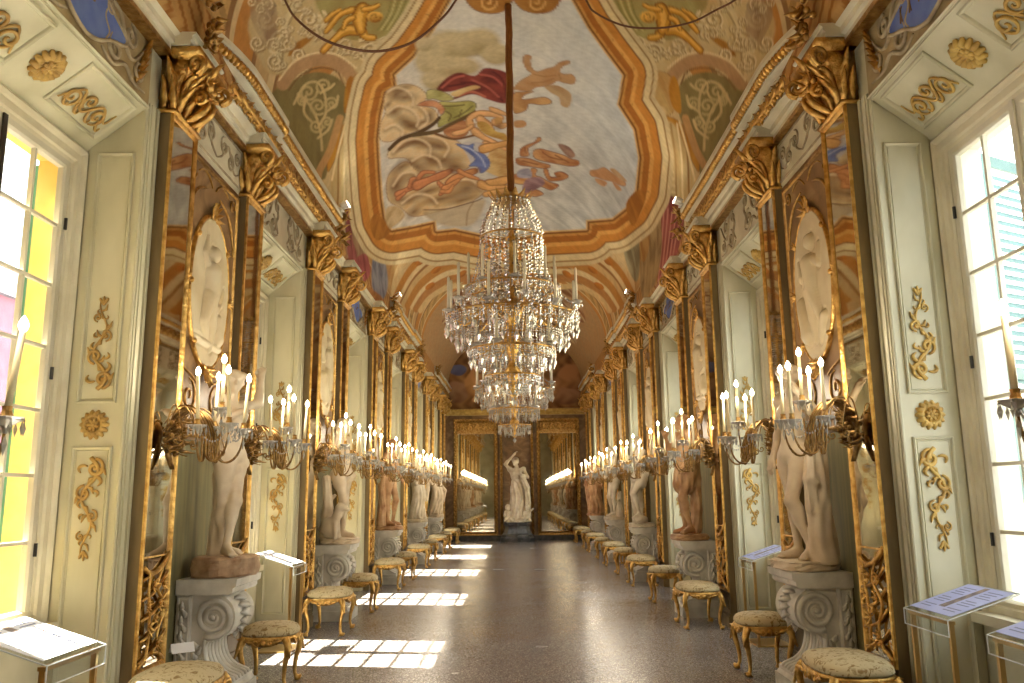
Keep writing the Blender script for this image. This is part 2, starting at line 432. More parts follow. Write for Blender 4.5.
    for d in range(3):
        s0 = [slice(None)]*3; s1 = [slice(None)]*3; s0[d] = slice(0, -1); s1[d] = slice(1, None)
        ch = neg[tuple(s0)] != neg[tuple(s1)]
        e = np.argwhere(ch); o = [q for q in range(3) if q != d]
        ok = (e[:, o[0]] > 0) & (e[:, o[1]] > 0) & (e[:, o[0]] < n[o[0]]-1) & (e[:, o[1]] < n[o[1]]-1)
        e = e[ok]
        q = []
        for da, db in ((-1, -1), (0, -1), (0, 0), (-1, 0)):
            c = e.copy(); c[:, o[0]] += da; c[:, o[1]] += db
            q.append(idx[c[:, 0], c[:, 1], c[:, 2]])
        q = np.stack(q, 1)
        sg = neg[tuple(s0)][e[:, 0], e[:, 1], e[:, 2]]
        if d == 1: sg = ~sg
        q = np.where(sg[:, None], q, q[:, ::-1])
        faces.append(q)
    Fc = np.concatenate(faces); Fc = Fc[(Fc >= 0).all(1)]
    return V, Fc
def np_mesh(name, V, Fc, smooth=True):
    me = bpy.data.meshes.new(name)
    nf = len(Fc); kk = Fc.shape[1]
    me.vertices.add(len(V)); me.vertices.foreach_set('co', np.asarray(V, np.float32).ravel())
    me.loops.add(nf*kk); me.loops.foreach_set('vertex_index', np.asarray(Fc, np.int32).ravel())
    me.polygons.add(nf); me.polygons.foreach_set('loop_start', np.arange(0, nf*kk, kk, dtype=np.int32)); me.polygons.foreach_set('loop_total', np.full(nf, kk, np.int32))
    if smooth: me.polygons.foreach_set('use_smooth', np.ones(nf, bool))
    me.update(calc_edges=True); me.validate()
    return me
EXPO, SKY, SUN, GLOW, SPOTW = 0.95, 3.3, 40.0, 9.0, 3.0
# ================================================================== THE SETTING
def moulding(mb, mapf, a0, a1, b0, b1, prof):
    """rectangular moulded frame; prof = (inset, height) pairs from the outer edge inwards"""
    vs = []; fs = []
    for ins, h in prof:
        for a, b in ((a0+ins, b0+ins), (a1-ins, b0+ins), (a1-ins, b1-ins), (a0+ins, b1-ins)): vs.append(mapf(a, b, h))
    for i in range(len(prof)-1):
        for j in range(4):
            j2 = (j+1) % 4; fs.append((i*4+j, i*4+j2, i*4+4+j2, i*4+4+j))
    mb.add(vs, fs); return mb
def arched_moulding(mb, mapf, outline, prof):
    """moulded frame along a closed outline; prof = (inset, height)"""
    pts = np.array(outline, float); k = len(pts)
    t = np.roll(pts, -1, 0)-np.roll(pts, 1, 0); t /= np.linalg.norm(t, axis=1)[:, None]+1e-9
    nn = np.stack([-t[:, 1], t[:, 0]], 1)
    ar = .5*np.sum(pts[:, 0]*np.roll(pts[:, 1], -1)-np.roll(pts[:, 0], -1)*pts[:, 1])
    if ar < 0: nn = -nn
    vs = []; fs = []
    for ins, h in prof:
        for q in pts+nn*ins: vs.append(mapf(q[0], q[1], h))
    for i in range(len(prof)-1):
        for j in range(k):
            j2 = (j+1) % k; fs.append((i*k+j, i*k+j2, (i+1)*k+j2, (i+1)*k+j))
    mb.add(vs, fs); return mb
def scroll_stack(mb, mapf, a, b0, H, W, flip=False, r=.014, depth=.012, n=4):
    """acanthus scrolls alternating left and right up a wavy stem, thinning to a leaf tip"""
    def mp(x, y): return mapf(a+x, (b0+y) if not flip else (b0+H-y), depth)
    sgn = 1
    ys = [0.10, .34, .56, .75, .90][:n+1]
    stem = []
    for i in range(25):
        u = i/24; stem.append(mp(.30*W*math.sin(u*PI*3.6)*(1-.65*u), H*(.02+.93*u)))
    mb.tube(stem, [r*(1.15-.75*i/24) for i in range(25)], 6)
    for i in range(n):
        s = sgn; sgn = -sgn; q = 1-.17*i; R = .30*W*q
        cx, cy = s*W*.16, H*(ys[i]+.02)
        sp = spiral(cx, cy, R, 1.35, -PI/2 if s > 0 else -PI/2, s, 22)
        mb.tube([mp(*p) for p in sp], taper(22, r*1.1*q, .5), 6)
        c = mp(cx, cy); mb.ell(c, (r*1.2*q,)*3, 6, 4)
        lp = bez((s*W*.05, cy+R*.7), (s*W*.36*q, cy+R*.9), (s*W*.48*q, cy+R*1.5), (s*W*.26*q, cy+R*1.9), 8)
        mb.tube([mp(*p) for p in lp], taper(9, r*1.0*q, .25), 6)
        lp = bez((-s*W*.1, cy-R*.2), (-s*W*.34*q, cy-R*.5), (-s*W*.46*q, cy+R*.1), (-s*W*.30*q, cy+R*.5), 8)
        mb.tube([mp(*p) for p in lp], taper(9, r*.9*q, .25), 6)
    for i in range(9):
        u = .12+.09*i; s = (-1)**i; x0 = .30*W*math.sin(u*PI*3.6)*(1-.65*u)
        q0 = mp(x0, H*u); q1 = mp(x0+s*W*.26*(1-.5*u), H*(u+.07)); m_ = mp(x0+s*W*.18*(1-.5*u), H*(u+.015))
        mb.tube([q0, m_, q1], [r*.5, r*1.15*(1-.4*u), r*.25], 6)
    for s in (-1, 0, 1):
        mb.tube([mp(*p) for p in bez((0, H*.9), (s*W*.05, H*.94), (s*W*.16, H*.97), (s*W*.12, H*(1.0-.02*abs(s))), 6)], taper(7, r*.8, .3), 6)
def rosette(mb, mapf, a, b, R, depth=.012, n=10):
    for k in range(n):
        an = 2*PI*k/n; p0 = (a+.3*R*math.cos(an), b+.3*R*math.sin(an)); p1 = (a+R*math.cos(an), b+R*math.sin(an))
        mid = (a+.72*R*math.cos(an), b+.72*R*math.sin(an))
        mb.tube([mapf(*p0, depth*.6), mapf(*mid, depth*1.5), mapf(*p1, depth*.3)], [R*.10, R*.25, R*.10], 6)
    for k in range(n//2):
        an = 2*PI*(k+.5)/(n//2)
        mb.tube([mapf(a, b, depth), mapf(a+.42*R*math.cos(an), b+.42*R*math.sin(an), depth*2)], [R*.14, R*.12], 6)
    c = mapf(a, b, depth*1.4); mb.ell(c, (R*.2,)*3, 8, 5)

# floor
fl = MB().box(-2.98, 2.98, -2.6, YEND+.1, -.2, 0).build('floor', M['floor']); tag(fl, 'polished brown speckled terrazzo floor', 'floor', kind='structure')

WINS = range(-1, 6)
def win_y(k):
    y0 = Y0+P*(k-1)+GW+.15; y1 = Y0+P*k-.15
    return (y0, y1)
def build_wall(name, s):
    mb = MB()
    edges = [-2.6]
    for k in WINS: edges += list(win_y(k))
    edges.append(YEND+.1)
    for i in range(0, len(edges), 2):
        mb.box(s*XW, s*(XW+.52), edges[i], edges[i+1], 0, 4.82)
    for k in WINS:
        a, b = win_y(k)
        mb.box(s*XW, s*(XW+.52), a, b, 4.2, 4.82)
        mb.box(s*(XG+.02), s*(XW+.52), a, b, 3.84, 4.2)
        mb.box(s*(XG-.05), s*(XW+.52), a, b, 0, .72)
    o = mb.build(name, M['plaster']); tag(o, kind='structure'); return o
wl = build_wall('wall_left', -1); wr = build_wall('wall_right', 1)
tag(wl, 'cream panelled wall with sunlit windows on the left'); tag(wr, 'cream panelled wall with windows on the right')
# niche panels between the pilasters: olive below, brown marble above
NICHE = []
for s, w in ((-1, wl), (1, wr)):
    for k in range(-1, 5):
        ya = Y0+P*k+PW; yb = Y0+P*k+GW-PW
        o = MB().box(s*(XW-.025), s*XW, ya-.02, yb+.02, .0, 1.95).build('silk_panel', M['olive'], w)
        o = MB().box(s*(XW-.03), s*XW, ya-.02, yb+.02, 1.95, 4.24).build('marble_panel', M['brown'], w)
        g = MB(); mp = lambda a, b, d: (s*(XW-.03-d), a, b)
        moulding(g, mp, ya+.03, yb-.03, 1.97, 4.20, [(0, 0), (0, .018), (.022, .022), (.03, 0)])
        # gilt arabesques on the panel
        yc = (ya+yb)/2
        for sg in (-1, 1):
            sp = spiral(yc+sg*.28, 2.28, .14, 1.4, PI/2, sg, 24); g.tube([mp(a, b, .006) for a, b in sp], taper(24, .013), 5)
            sp = spiral(yc+sg*.44, 2.14, .09, 1.3, -PI/2, -sg, 20); g.tube([mp(a, b, .006) for a, b in sp], taper(20, .011), 5)
            cv = bez((yc+sg*.05, 2.06), (yc+sg*.35, 2.02), (yc+sg*.58, 2.3), (yc+sg*.48, 2.75), 14); g.tube([mp(a, b, .006) for a, b in cv], taper(15, .012), 5)
            cv = bez((yc+sg*.14, 2.40), (yc+sg*.3, 2.5), (yc+sg*.5, 2.44), (yc+sg*.5, 2.62), 12); g.tube([mp(a, b, .006) for a, b in cv], taper(13, .012), 5)
            cv = bez((yc+sg*.52, 3.62), (yc+sg*.46, 3.9), (yc+sg*.34, 3.98), (yc+sg*.14, 4.02), 12); g.tube([mp(a, b, .006) for a, b in cv], taper(13, .016), 5)
            sp = spiral(yc+sg*.45, 4.06, .07, 1.3, 0, sg, 20); g.tube([mp(a, b, .006) for a, b in sp], taper(20, .012), 5)
            cv = bez((yc+sg*.04, 4.06), (yc+sg*.14, 4.18), (yc+sg*.25, 4.16), (yc+sg*.34, 4.10), 12); g.tube([mp(a, b, .006) for a, b in cv], taper(13, .012), 5)
        fz = MB().box(s*(XW-.034), s*XW, ya-.02, yb+.02, 4.24, 4.70).build('frieze_panel', M['white'], w)
        q_ = MB(); mq = lambda a, b, d: (s*(XW-.034-d), a, b)
        moulding(q_, mq, ya, yb, 4.29, 4.66, [(0, 0), (0, .010), (.012, .014), (.02, 0)])
        for sg in (-1, 1):
            for cx, cz, R, di in ((.16, 4.52, .085, 1), (.33, 4.44, .085, -1), (.49, 4.53, .06, 1)):
                sp = spiral(yc+sg*cx, cz, R, 1.4, PI/2, di*sg, 20); q_.tube([mq(a, b, .004) for a, b in sp], taper(20, .014), 5)
            cv = catmull([(yc, 4.36), (yc+sg*.12, 4.42), (yc+sg*.25, 4.56), (yc+sg*.42, 4.38), (yc+sg*.56, 4.42)], 6); q_.tube([mq(a, b, .004) for a, b in cv], taper(len(cv), .012), 5)
        q_.build('strapwork', M['greige'], fz, True)
        g.build('gilt_arabesque', M['gold_dark'], w, True)

# ---------------------------------------------------------------- windows
HW = .88
def build_window(name, s, kk):
    a, b = win_y(kk); yc = (a+b)/2
    root = empty(name, (s*XW, yc, 0), 0 if s < 0 else PI)
    tag(root, kind='structure')
    G = XG-XW; mc = lambda y, z, d: (-G+d, y, z)
    cs = MB(); moulding(cs, mc, -HW, HW, .70, 3.87, [(0, 0), (0, .045), (.02, .055), (.04, .045), (.05, .03), (.10, .03), (.11, .015), (.135, .01), (.145, -.02)])
    cs.build('casing', M['white'], root)
    st = MB().box(-G-.02, -.30, -HW+.0, HW, .70, .76).build('sill', M['white'], root)
    jm = MB(); orn = MB()
    om = M['ochre'] if s < 0 else M['ochre_light']
    for sy in (-1, 1):
        mp = lambda x, z, d: (x, sy*(HW-d), z)
        jm.prism([(-.37, .02), (0.0, .02), (0.0, 4.17), (-.37, 3.90)] if sy > 0 else [(-.37, .02), (-.37, 3.90), (0.0, 4.17), (0.0, .02)], lambda x, z, d: mp(x, z, d), 0, .008)
        pr = [(0, .008), (0, .02), (.008, .026), (.016, .02), (.022, .008)]
        moulding(jm, mp, -.315, -.055, 2.12, 3.86, pr); moulding(jm, mp, -.29, -.08, 2.145, 3.835, [(0, .008), (.003, .013), (.006, .008)])
        moulding(jm, mp, -.315, -.055, .22, 1.84, pr); moulding(jm, mp, -.29, -.08, .245, 1.815, [(0, .008), (.003, .013), (.006, .008)])
        jm.tube([(.0, sy*(HW-.004), .0), (.0, sy*(HW-.004), 4.18)], .012, 8)
        for y0, y1, t in ((HW+.012, HW+.10, .014), (HW+.035, HW+.085, .022), (HW+.10, HW+.135, .03)): jm.box(.0, t, sy*y0, sy*y1, .0, 4.24)
        scroll_stack(orn, mp, -.185, 2.2, .64, .20, False, .0135, .016)
        scroll_stack(orn, mp, -.185, 1.12, .66, .20, True, .0135, .016)
        rosette(orn, mp, -.185, 1.98, .095, .014, 14); orn.tube([mp(-.185+.06*math.cos(t), 1.98+.06*math.sin(t), .026) for t in [2*PI*i/20 for i in range(20)]], .012, 6, True)
    jm.build('jamb_panel', M['panel'], root); orn.build('scroll_ornament', om, root, True)
    # sloping soffit
    L = math.hypot(.38, .31); ux = (.38/L, .31/L)
    sf = lambda y, t, d: (-.38+ux[0]*t+ux[1]*d, y, 3.89+ux[1]*t-ux[0]*d)   # t up the slope, d towards the hall
    so = MB(); so.prism([(-G, 3.85), (-.38, 3.89), (0, 4.2), (0, 4.26), (-G, 4.26)], lambda x, z, d: (x, d, z), -HW, HW)
    for ya, yb in ((-.80, -.20), (.20, .80)): moulding(so, sf, ya, yb, .07, L-.05, [(0, .0), (0, .012), (.01, .02), (.022, .012), (.028, .0)])
    moulding(so, sf, -HW, HW, L-.03, L+.015, [(0, 0), (0, .014), (.012, .014), (.02, 0)])
    so.build('soffit', M['panel'], root)
    orn2 = MB()
    rosette(orn2, sf, 0, L*.48, .115, .014, 14)
    for sg in (-1, 1):
        for cx, cy, R, di in ((.33, .20, .075, 1), (.48, .25, .06, -1), (.63, .20, .07, 1)):
            sp = spiral(sg*cx, cy, R, 1.4, -PI/2, di*sg, 22); orn2.tube([sf(y, t, .012) for y, t in sp], taper(22, .0125), 6)
        cv = catmull([(sg*.25, .14), (sg*.36, .29), (sg*.48, .16), (sg*.6, .28), (sg*.72, .2), (sg*.74, .3)], 6); orn2.tube([sf(y, t, .012) for y, t in cv], taper(len(cv), .011), 6)
        for q in range(4):
            y0 = .28+.13*q; cv = bez((sg*y0, .2), (sg*(y0+.02), .13), (sg*(y0+.08), .10), (sg*(y0+.07), .16), 6); orn2.tube([sf(y, t, .012) for y, t in cv], taper(7, .011), 6)
    orn2.build('soffit_ornament', om, root, True)
    # painted spandrel between opening and architrave
    sp_ = lambda y, z, d: (.004+d, y, z)
    MB().box(0, .004, -HW, HW, 4.215, 4.70).build('spandrel', M['spandrel'] if kk % 2 == 0 else M['white'], root)
    sc = MB()
    for sg in (-1, 1):
        for cx, cz, R, di in ((.36, 4.36, .10, 1), (.55, 4.55, .09, -1), (.70, 4.36, .07, 1), (.25, 4.58, .06, -1)):
            q = spiral(sg*cx, cz, R, 1.4, PI/2, di*sg, 22); sc.tube([sp_(y, z, .006) for y, z in q], taper(22, .017), 6)
        for pts in ([(.2, 4.28), (.34, 4.24), (.5, 4.32), (.62, 4.26), (.8, 4.27)], [(.22, 4.66), (.4, 4.62), (.5, 4.44), (.62, 4.42), (.8, 4.62)], [(.18, 4.3), (.26, 4.4), (.2, 4.5), (.3, 4.66)]):
            q = catmull([(sg*y, z) for y, z in pts], 6); sc.tube([sp_(y, z, .005) for y, z in q], taper(len(q), .016), 6)
    sc.build('strapwork', M['greige'], root, True)
    if kk % 2 == 0:
        out = [(.42*math.cos(t)*(1+.12*math.cos(4*t)), 4.46+.19*math.sin(t)*(1-.25*abs(math.cos(t))+.08*math.cos(4*t))) for t in [2*PI*i/40 for i in range(40)]]
        MB().prism([(y*1.0, z) for y, z in out], lambda y, z, d: (d, y, z), .004, .02).build('blue_cartouche', M['blue'], root)
        e = MB(); e.tube([(.02, y*1.04, 4.46+(z-4.46)*1.05) for y, z in out], .014, 6, True); e.build('cartouche_rim', M['greige'], root, True)
        lt = MB()
        if s > 0:      # painted emblem strokes
            for i in range(6):
                y = -.30+.12*i
                lt.tube([(.021, y-.012, 4.42), (.021, y+.005, 4.52)], .007, 5); lt.tube([(.021, y+.012, 4.42), (.021, y-.004, 4.50), (.021, y+.02, 4.52)], .006, 5)
        else:
            for i in range(4): lt.ell((.021, .05*math.cos(i*1.6), 4.5+.045*math.sin(i*2.1)), (.006, .022, .018), 6, 4)
        lt.build('cartouche_emblem', M['brownp'], root, True)
        gl = MB()
        for sg in (-1, 1):
            for j in range(6):
                gl.leaf((.008, sg*(.66+.025*j), 4.29+.05*j), (.03, sg*(.74+.01*j), 4.40+.055*j), .07, (1, 0, 0), .1, .2)
        gl.build('gilt_leaf_spray', M['gold_dark'], root, True)
    # two glazed leaves
    for sy in (-1, 1):
        lf = MB(); y0, y1 = (.006, .735) if sy > 0 else (-.735, -.006)
        mp = lambda y, z, d: (-G+.01-d, y, z)
        moulding(lf, mp, y0, y1, .78, 3.74, [(0, .05), (0, .0), (.045, .0), (.06, .012), (.066, .045), (0, .05)])
        ym = (y0+y1)/2; lf.box(-G-.035, -G-.005, ym-.011, ym+.011, .84, 3.68)
        for r in range(1, 7):
            z = .84+2.84*r/7; lf.box(-G-.034, -G-.006, y0+.06, y1-.06, z-.011, z+.011)
        lo = lf.build('sash', M['sash'], root)
        MB().box(-G-.023, -G-.017, y0+.06, y1-.06, .84, 3.68).build('pane', M['pane'], lo)
        hw = MB(); hy = y0+.03 if sy > 0 else y1-.03
        for z in (1.2, 2.3, 3.3):
            hw.tube([(-G+.018, (y1-.01 if sy > 0 else y0+.01), z-.04), (-G+.018, (y1-.01 if sy > 0 else y0+.01), z+.04)], .011, 8)
        hw.build('hinge', M['dark'], lo)
    MB().box(-G+.015, -G+.028, -.018, .018, .79, 3.73).build('espagnolette_rod', M['dark'] if s < 0 else M['sash'], root)
    # outer reveal and shutters
    rv = MB(); ym = M['yellow'] if s < 0 else M['sash']
    for sy in (-1, 1): rv.box(-G-.22, -G-.05, sy*.76, sy*1.3, .3, 4.4)
    rv.box(-G-.22, -G-.05, -1.3, 1.3, .3, .76); rv.box(-G-.22, -G-.05, -1.3, 1.3, 3.76, 4.4)
    rv.build('outer_reveal', ym, root)
    for sy in (-1, 1):
        sh = MB(); ang = math.radians(6 if s < 0 else 62)
        ca, sa = math.cos(ang), math.sin(ang); ca2, sa2 = ca, sa
        def sm(u, z, d): return (-G-.23-u*sa-d*.9*ca2, sy*(.78+u*ca+d*.9*sa2), z)
        def bx(u0, u1, z0, z1, d0, d1):
            sh.prism([(u0, z0), (u1, z0), (u1, z1), (u0, z1)], lambda a, b, d: sm(a, b, d), d0, d1)
        bx(0, .06, .8, 3.74, 0, .04); bx(.62, .68, .8, 3.74, 0, .04)
        for z in (.8, 2.2, 3.66): bx(.06, .62, z, z+.08, 0, .04)
        for i in range(44):
            z = .9+.0635*i
            if 2.17 < z < 2.29 or z > 3.62: continue
            sh.prism([(0, 0), (.035, .035), (.035, .043), (0, .008)], lambda d, zz, u: sm(u, z+zz, d), .06, .62)
        sh.build('shutter', M['green'] if s < 0 else M['bluegreen'], root)
    return root
wi = 1; WROOT = {}
for s in (-1, 1):
    for kk in WINS:
        WROOT[(s, kk)] = build_window('window_%d' % wi, s, kk)
        tag(WROOT[(s, kk)], '%s tall white sash window in a cream panelled reveal, %s' % ('left-hand' if s < 0 else 'right-hand', ['behind the viewer', 'nearest in view', 'first past the nearest statue', 'second past the nearest statue', 'third past the nearest statue', 'fourth past the nearest statue', 'last before the end wall'][kk+1])); wi += 1

# ---------------------------------------------------------------- entablature
ti = 1
ARCH = [(2.56, 4.70), (2.44, 4.70), (2.44, 4.74), (2.41, 4.75), (2.41, 4.80), (2.37, 4.82), (2.56, 4.82)]
CORN = [(2.6, 4.80), (2.40, 4.80), (2.37, 4.815), (2.335, 4.825), (2.335, 4.985), (2.31, 4.995), (2.31, 5.01), (2.275, 5.03), (2.25, 5.04), (2.25, 5.135), (2.215, 5.14), (2.205, 5.16), (2.205, 5.20), (2.6, 5.27)]
def off_at(y, curve):
    return 0.0 if not curve else .30*(max(0.0, (curve-y)/1.2)**1.7 if y < curve else 0)
SEGS = [(5.55, 7.66, 0.0, 6.7), (7.66, 10.38, .035, None), (15.1, 15.95, 0, None), (15.95, 18.12, .035, None), (18.12, 19.3, 0, None), (23.6, 26.0, 0.02, None), (26.0, YEND, 0, None), (-2.5, 2.0, 0, None)]
for s, nm in ((-1, 'left'), (1, 'right')):
    mb = MB(); mb.sweep_y(ARCH, -2.6, YEND, lambda a: s*a)
    for k in range(-1, 6):
        for yy in (Y0+P*k, Y0+P*k+GW-PW):
            if yy > YEND-.3 or k == 5: continue
            pr = [(2.46, 4.735), (2.30, 4.735), (2.30, 4.77), (2.285, 4.78), (2.285, 4.81), (2.26, 4.82), (2.26, 4.835), (2.46, 4.84)]
            mb.sweep_y(pr, yy-.06, yy+PW+.06, lambda a: s*a)
    fillet = MB(); fillet.sweep_y([(2.56, 4.66), (2.435, 4.66), (2.435, 4.70), (2.56, 4.70)], -2.6, YEND, lambda a: s*a)
    tr = mb.build('trim_%d' % ti, M['white']); tag(tr, 'ivory architrave moulding above the %s row of windows' % nm, kind='structure'); ti += 1
    fillet.build('gilded_fillet', M['gold_dark'], tr)
    cm = MB(); lf = MB(); eg = MB()
    for y0, y1, oo, cv in SEGS:
        n = 16 if cv else 1
        vs = []; fs = []; kp = len(CORN)
        for i in range(n+1):
            y = y0+(y1-y0)*i/n
            for p, z in CORN: vs.append((s*(p+oo+(off_at(y, cv) if p < 2.55 else 0)), y, z))
        for i in range(n):
            for j in range(kp):
                j2 = (j+1) % kp; fs.append((i*kp+j, i*kp+j2, i*kp+kp+j2, i*kp+kp+j))
        fs.append(tuple(range(kp))); fs.append(tuple(n*kp+j for j in range(kp-1, -1, -1)))
        cm.add(vs, fs)
        step = .055 if y0 > 3 and y0 < 12 else .075
        k = int((y1-y0)/step)
        for i in range(k):
            y = y0+(i+.5)*(y1-y0)/k; o = oo+off_at(y, cv)
            eg.ell((s*(2.232+o), y, 5.09), (.04, step*.44, .046), 7, 4)
        step = .085 if y0 > 3 and y0 < 12 else .12
        k = int((y1-y0)/step)
        for i in range(k):
            y = y0+(i+.5)*(y1-y0)/k; o = oo+off_at(y, cv); x = s*(2.33+o)
            d = 1 if i % 2 else -1
            lf.leaf((x, y-step*.6, 4.905-d*.065), (x-s*.02, y+step*.65, 4.905+d*.065), .11, (-s, 0, 0), .08, .3)
            lf.ell((x-s*.014, y+.0, 4.905+d*.045), (.024, .026, .026), 6, 4)
            lf.ell((x-s*.014, y+step*.3, 4.905-d*.055), (.02, .022, .02), 6, 4)
    tc = cm.build('trim_%d' % ti, M['white']); tag(tc, 'projecting ivory cornice with gilded bands on the %s side' % nm, kind='structure'); ti += 1
    lf.build('gilded_leaf_band', M['gold'], tc, True); eg.build('gilded_egg_band', M['gold'], tc, True)
    # gilt drops at the cornice ends
    for yb in (5.62, 10.42, 15.06, 19.34, 23.56):
        g = MB()
        for i in range(16):
            a = rng.uniform(0, 2*PI); rr = rng.uniform(.02, .09)
            c = (s*(2.24+rng.uniform(-.05, .05)), yb+rr*math.cos(a), 5.06+rng.uniform(-.26, .16))
            g.leaf(c, (c[0]-s*rng.uniform(.03, .09), c[1]+rng.uniform(-.07, .07), c[2]+rng.uniform(-.1, .1)), .07, (-s, 0, 0), .2, .3)
            g.ell(c, (.03, .03, .03), 6, 4)
        g.build('gilded_drop', M['gold_dark'], tc, True)

# ---------------------------------------------------------------- painted vault
def project(V):
    d = V-CAM; z = d @ FW; zz = np.where(z > .05, z, np.nan)
    return 512+F_PX*(d @ RC)/zz, 341.5-F_PX*(d @ UC)/zz
class Painter:
    """paints shapes into a colour attribute; outlines are traced on the place's own surface"""
    def __init__(s, V, base):
        s.V = V; s.c = base; s.px, s.py = project(V); s.ok = np.isfinite(s.px)
        q = V*np.array([5.1, 4.3, 5.7])
        s.n1 = np.sin(q[:, 0]*1.3+q[:, 1]*.9+2*np.sin(q[:, 1]*.7+q[:, 2]*1.1))*.5+np.sin(q[:, 0]*3.1-q[:, 1]*2.3+1.5*np.sin(q[:, 2]*2.2+q[:, 1]*1.7))*.5
        s.n2 = np.sin(V[:, 0]*31+2*np.sin(V[:, 1]*17))*np.sin(V[:, 1]*27+2*np.sin(V[:, 2]*19+V[:, 0]*13))
    def xm(s, p): return 2*(517-(495-p[1])*.0115)-p[0], p[1]
    def sub(s, pts, mg):
        p = np.array(pts, float); lo = p.min(0)-mg; hi = p.max(0)+mg
        return np.where(s.ok & (s.px > lo[0]) & (s.px < hi[0]) & (s.py > lo[1]) & (s.py < hi[1]))[0]
    def dist(s, idx, pts, closed=True):
        x, y = s.px[idx], s.py[idx]; d = np.full(len(idx), 1e9); ins = np.zeros(len(idx), bool); k = len(pts)
        for i in range(k if closed else k-1):
            a = pts[i]; b = pts[(i+1) % k]; ex, ey = b[0]-a[0], b[1]-a[1]
            t = np.clip(((x-a[0])*ex+(y-a[1])*ey)/(ex*ex+ey*ey+1e-9), 0, 1)
            d = np.minimum(d, np.hypot(x-a[0]-t*ex, y-a[1]-t*ey))
            if closed and abs(ey) > 1e-9:
                c = ((a[1] > y) != (b[1] > y)) & (x < ex*(y-a[1])/ey+a[0]); ins ^= c
        return np.where(ins, -d, d)
    def mix(s, idx, col, al):
        col = np.asarray(col, float)
        if col.ndim == 1: col = col[None, :]
        s.c[idx] = s.c[idx]*(1-al[:, None])+col*al[:, None]
    def poly(s, pts, col, col2=None, soft=.7, line=None, mir=False, smooth=True, al=1.0, only=None):
        for q in ((pts, [s.xm(p) for p in pts]) if mir else (pts,)):
            pp = catmull(q, 4, True) if smooth else q
            idx = s.sub(pp, 3)
            if only is not None: idx = idx[only[idx]]
            if not len(idx): continue
            d = s.dist(idx, pp); a = np.clip(.5-d/(2*soft), 0, 1)*al
            cc = np.array(srgb(*col))[None, :]
            if col2 is not None:
                f = np.clip(.5+.6*s.n1[idx]+.25*s.n2[idx], 0, 1)[:, None]; cc = cc*(1-f)+np.array(srgb(*col2))[None, :]*f
            s.mix(idx, cc, a)
            if line is not None:
                s.mix(idx, srgb(*line), np.clip(1-np.abs(d)/.8, 0, 1)*.7)
    def blob(s, cx, cy, rx, ry, col, dark, rot=0.0, soft=.18, down=(0.3, 1), mir=False, al=1.0):
        """a painted cloud or limb: pale body, darker along one flank"""
        for m in ((0, 1) if mir else (0,)):
            x0, y0 = (cx, cy) if not m else s.xm((cx, cy)); sg = -1 if m else 1
            R = max(rx, ry)*1.3; idx = s.sub([(x0-R, y0-R), (x0+R, y0+R)], 1)
            if not len(idx): continue
            x = (s.px[idx]-x0)*sg; y = s.py[idx]-y0; ca, sa = math.cos(rot), math.sin(rot)
            u = (x*ca+y*sa)/rx; v = (-x*sa+y*ca)/ry; r = np.hypot(u, v)*(1+.07*s.n1[idx])
            a = np.clip((1-r)/soft, 0, 1)*al
            f = np.clip(.15+.75*(u*down[0]+v*down[1])+.3*s.n1[idx], 0, 1)[:, None]
            s.mix(idx, np.array(srgb(*col))[None, :]*(1-f)+np.array(srgb(*dark))[None, :]*f, a)
    def stroke(s, pts, w, col, al=1.0, mir=False, smooth=True, soft=.6):
        for q in ((pts, [s.xm(p) for p in pts]) if mir else (pts,)):
            pp = catmull(q, 5) if smooth else q
            idx = s.sub(pp, w+2)
            if not len(idx): continue
            d = s.dist(idx, pp, False); s.mix(idx, srgb(*col), np.clip(.5-(d-w/2)/(2*soft), 0, 1)*al)
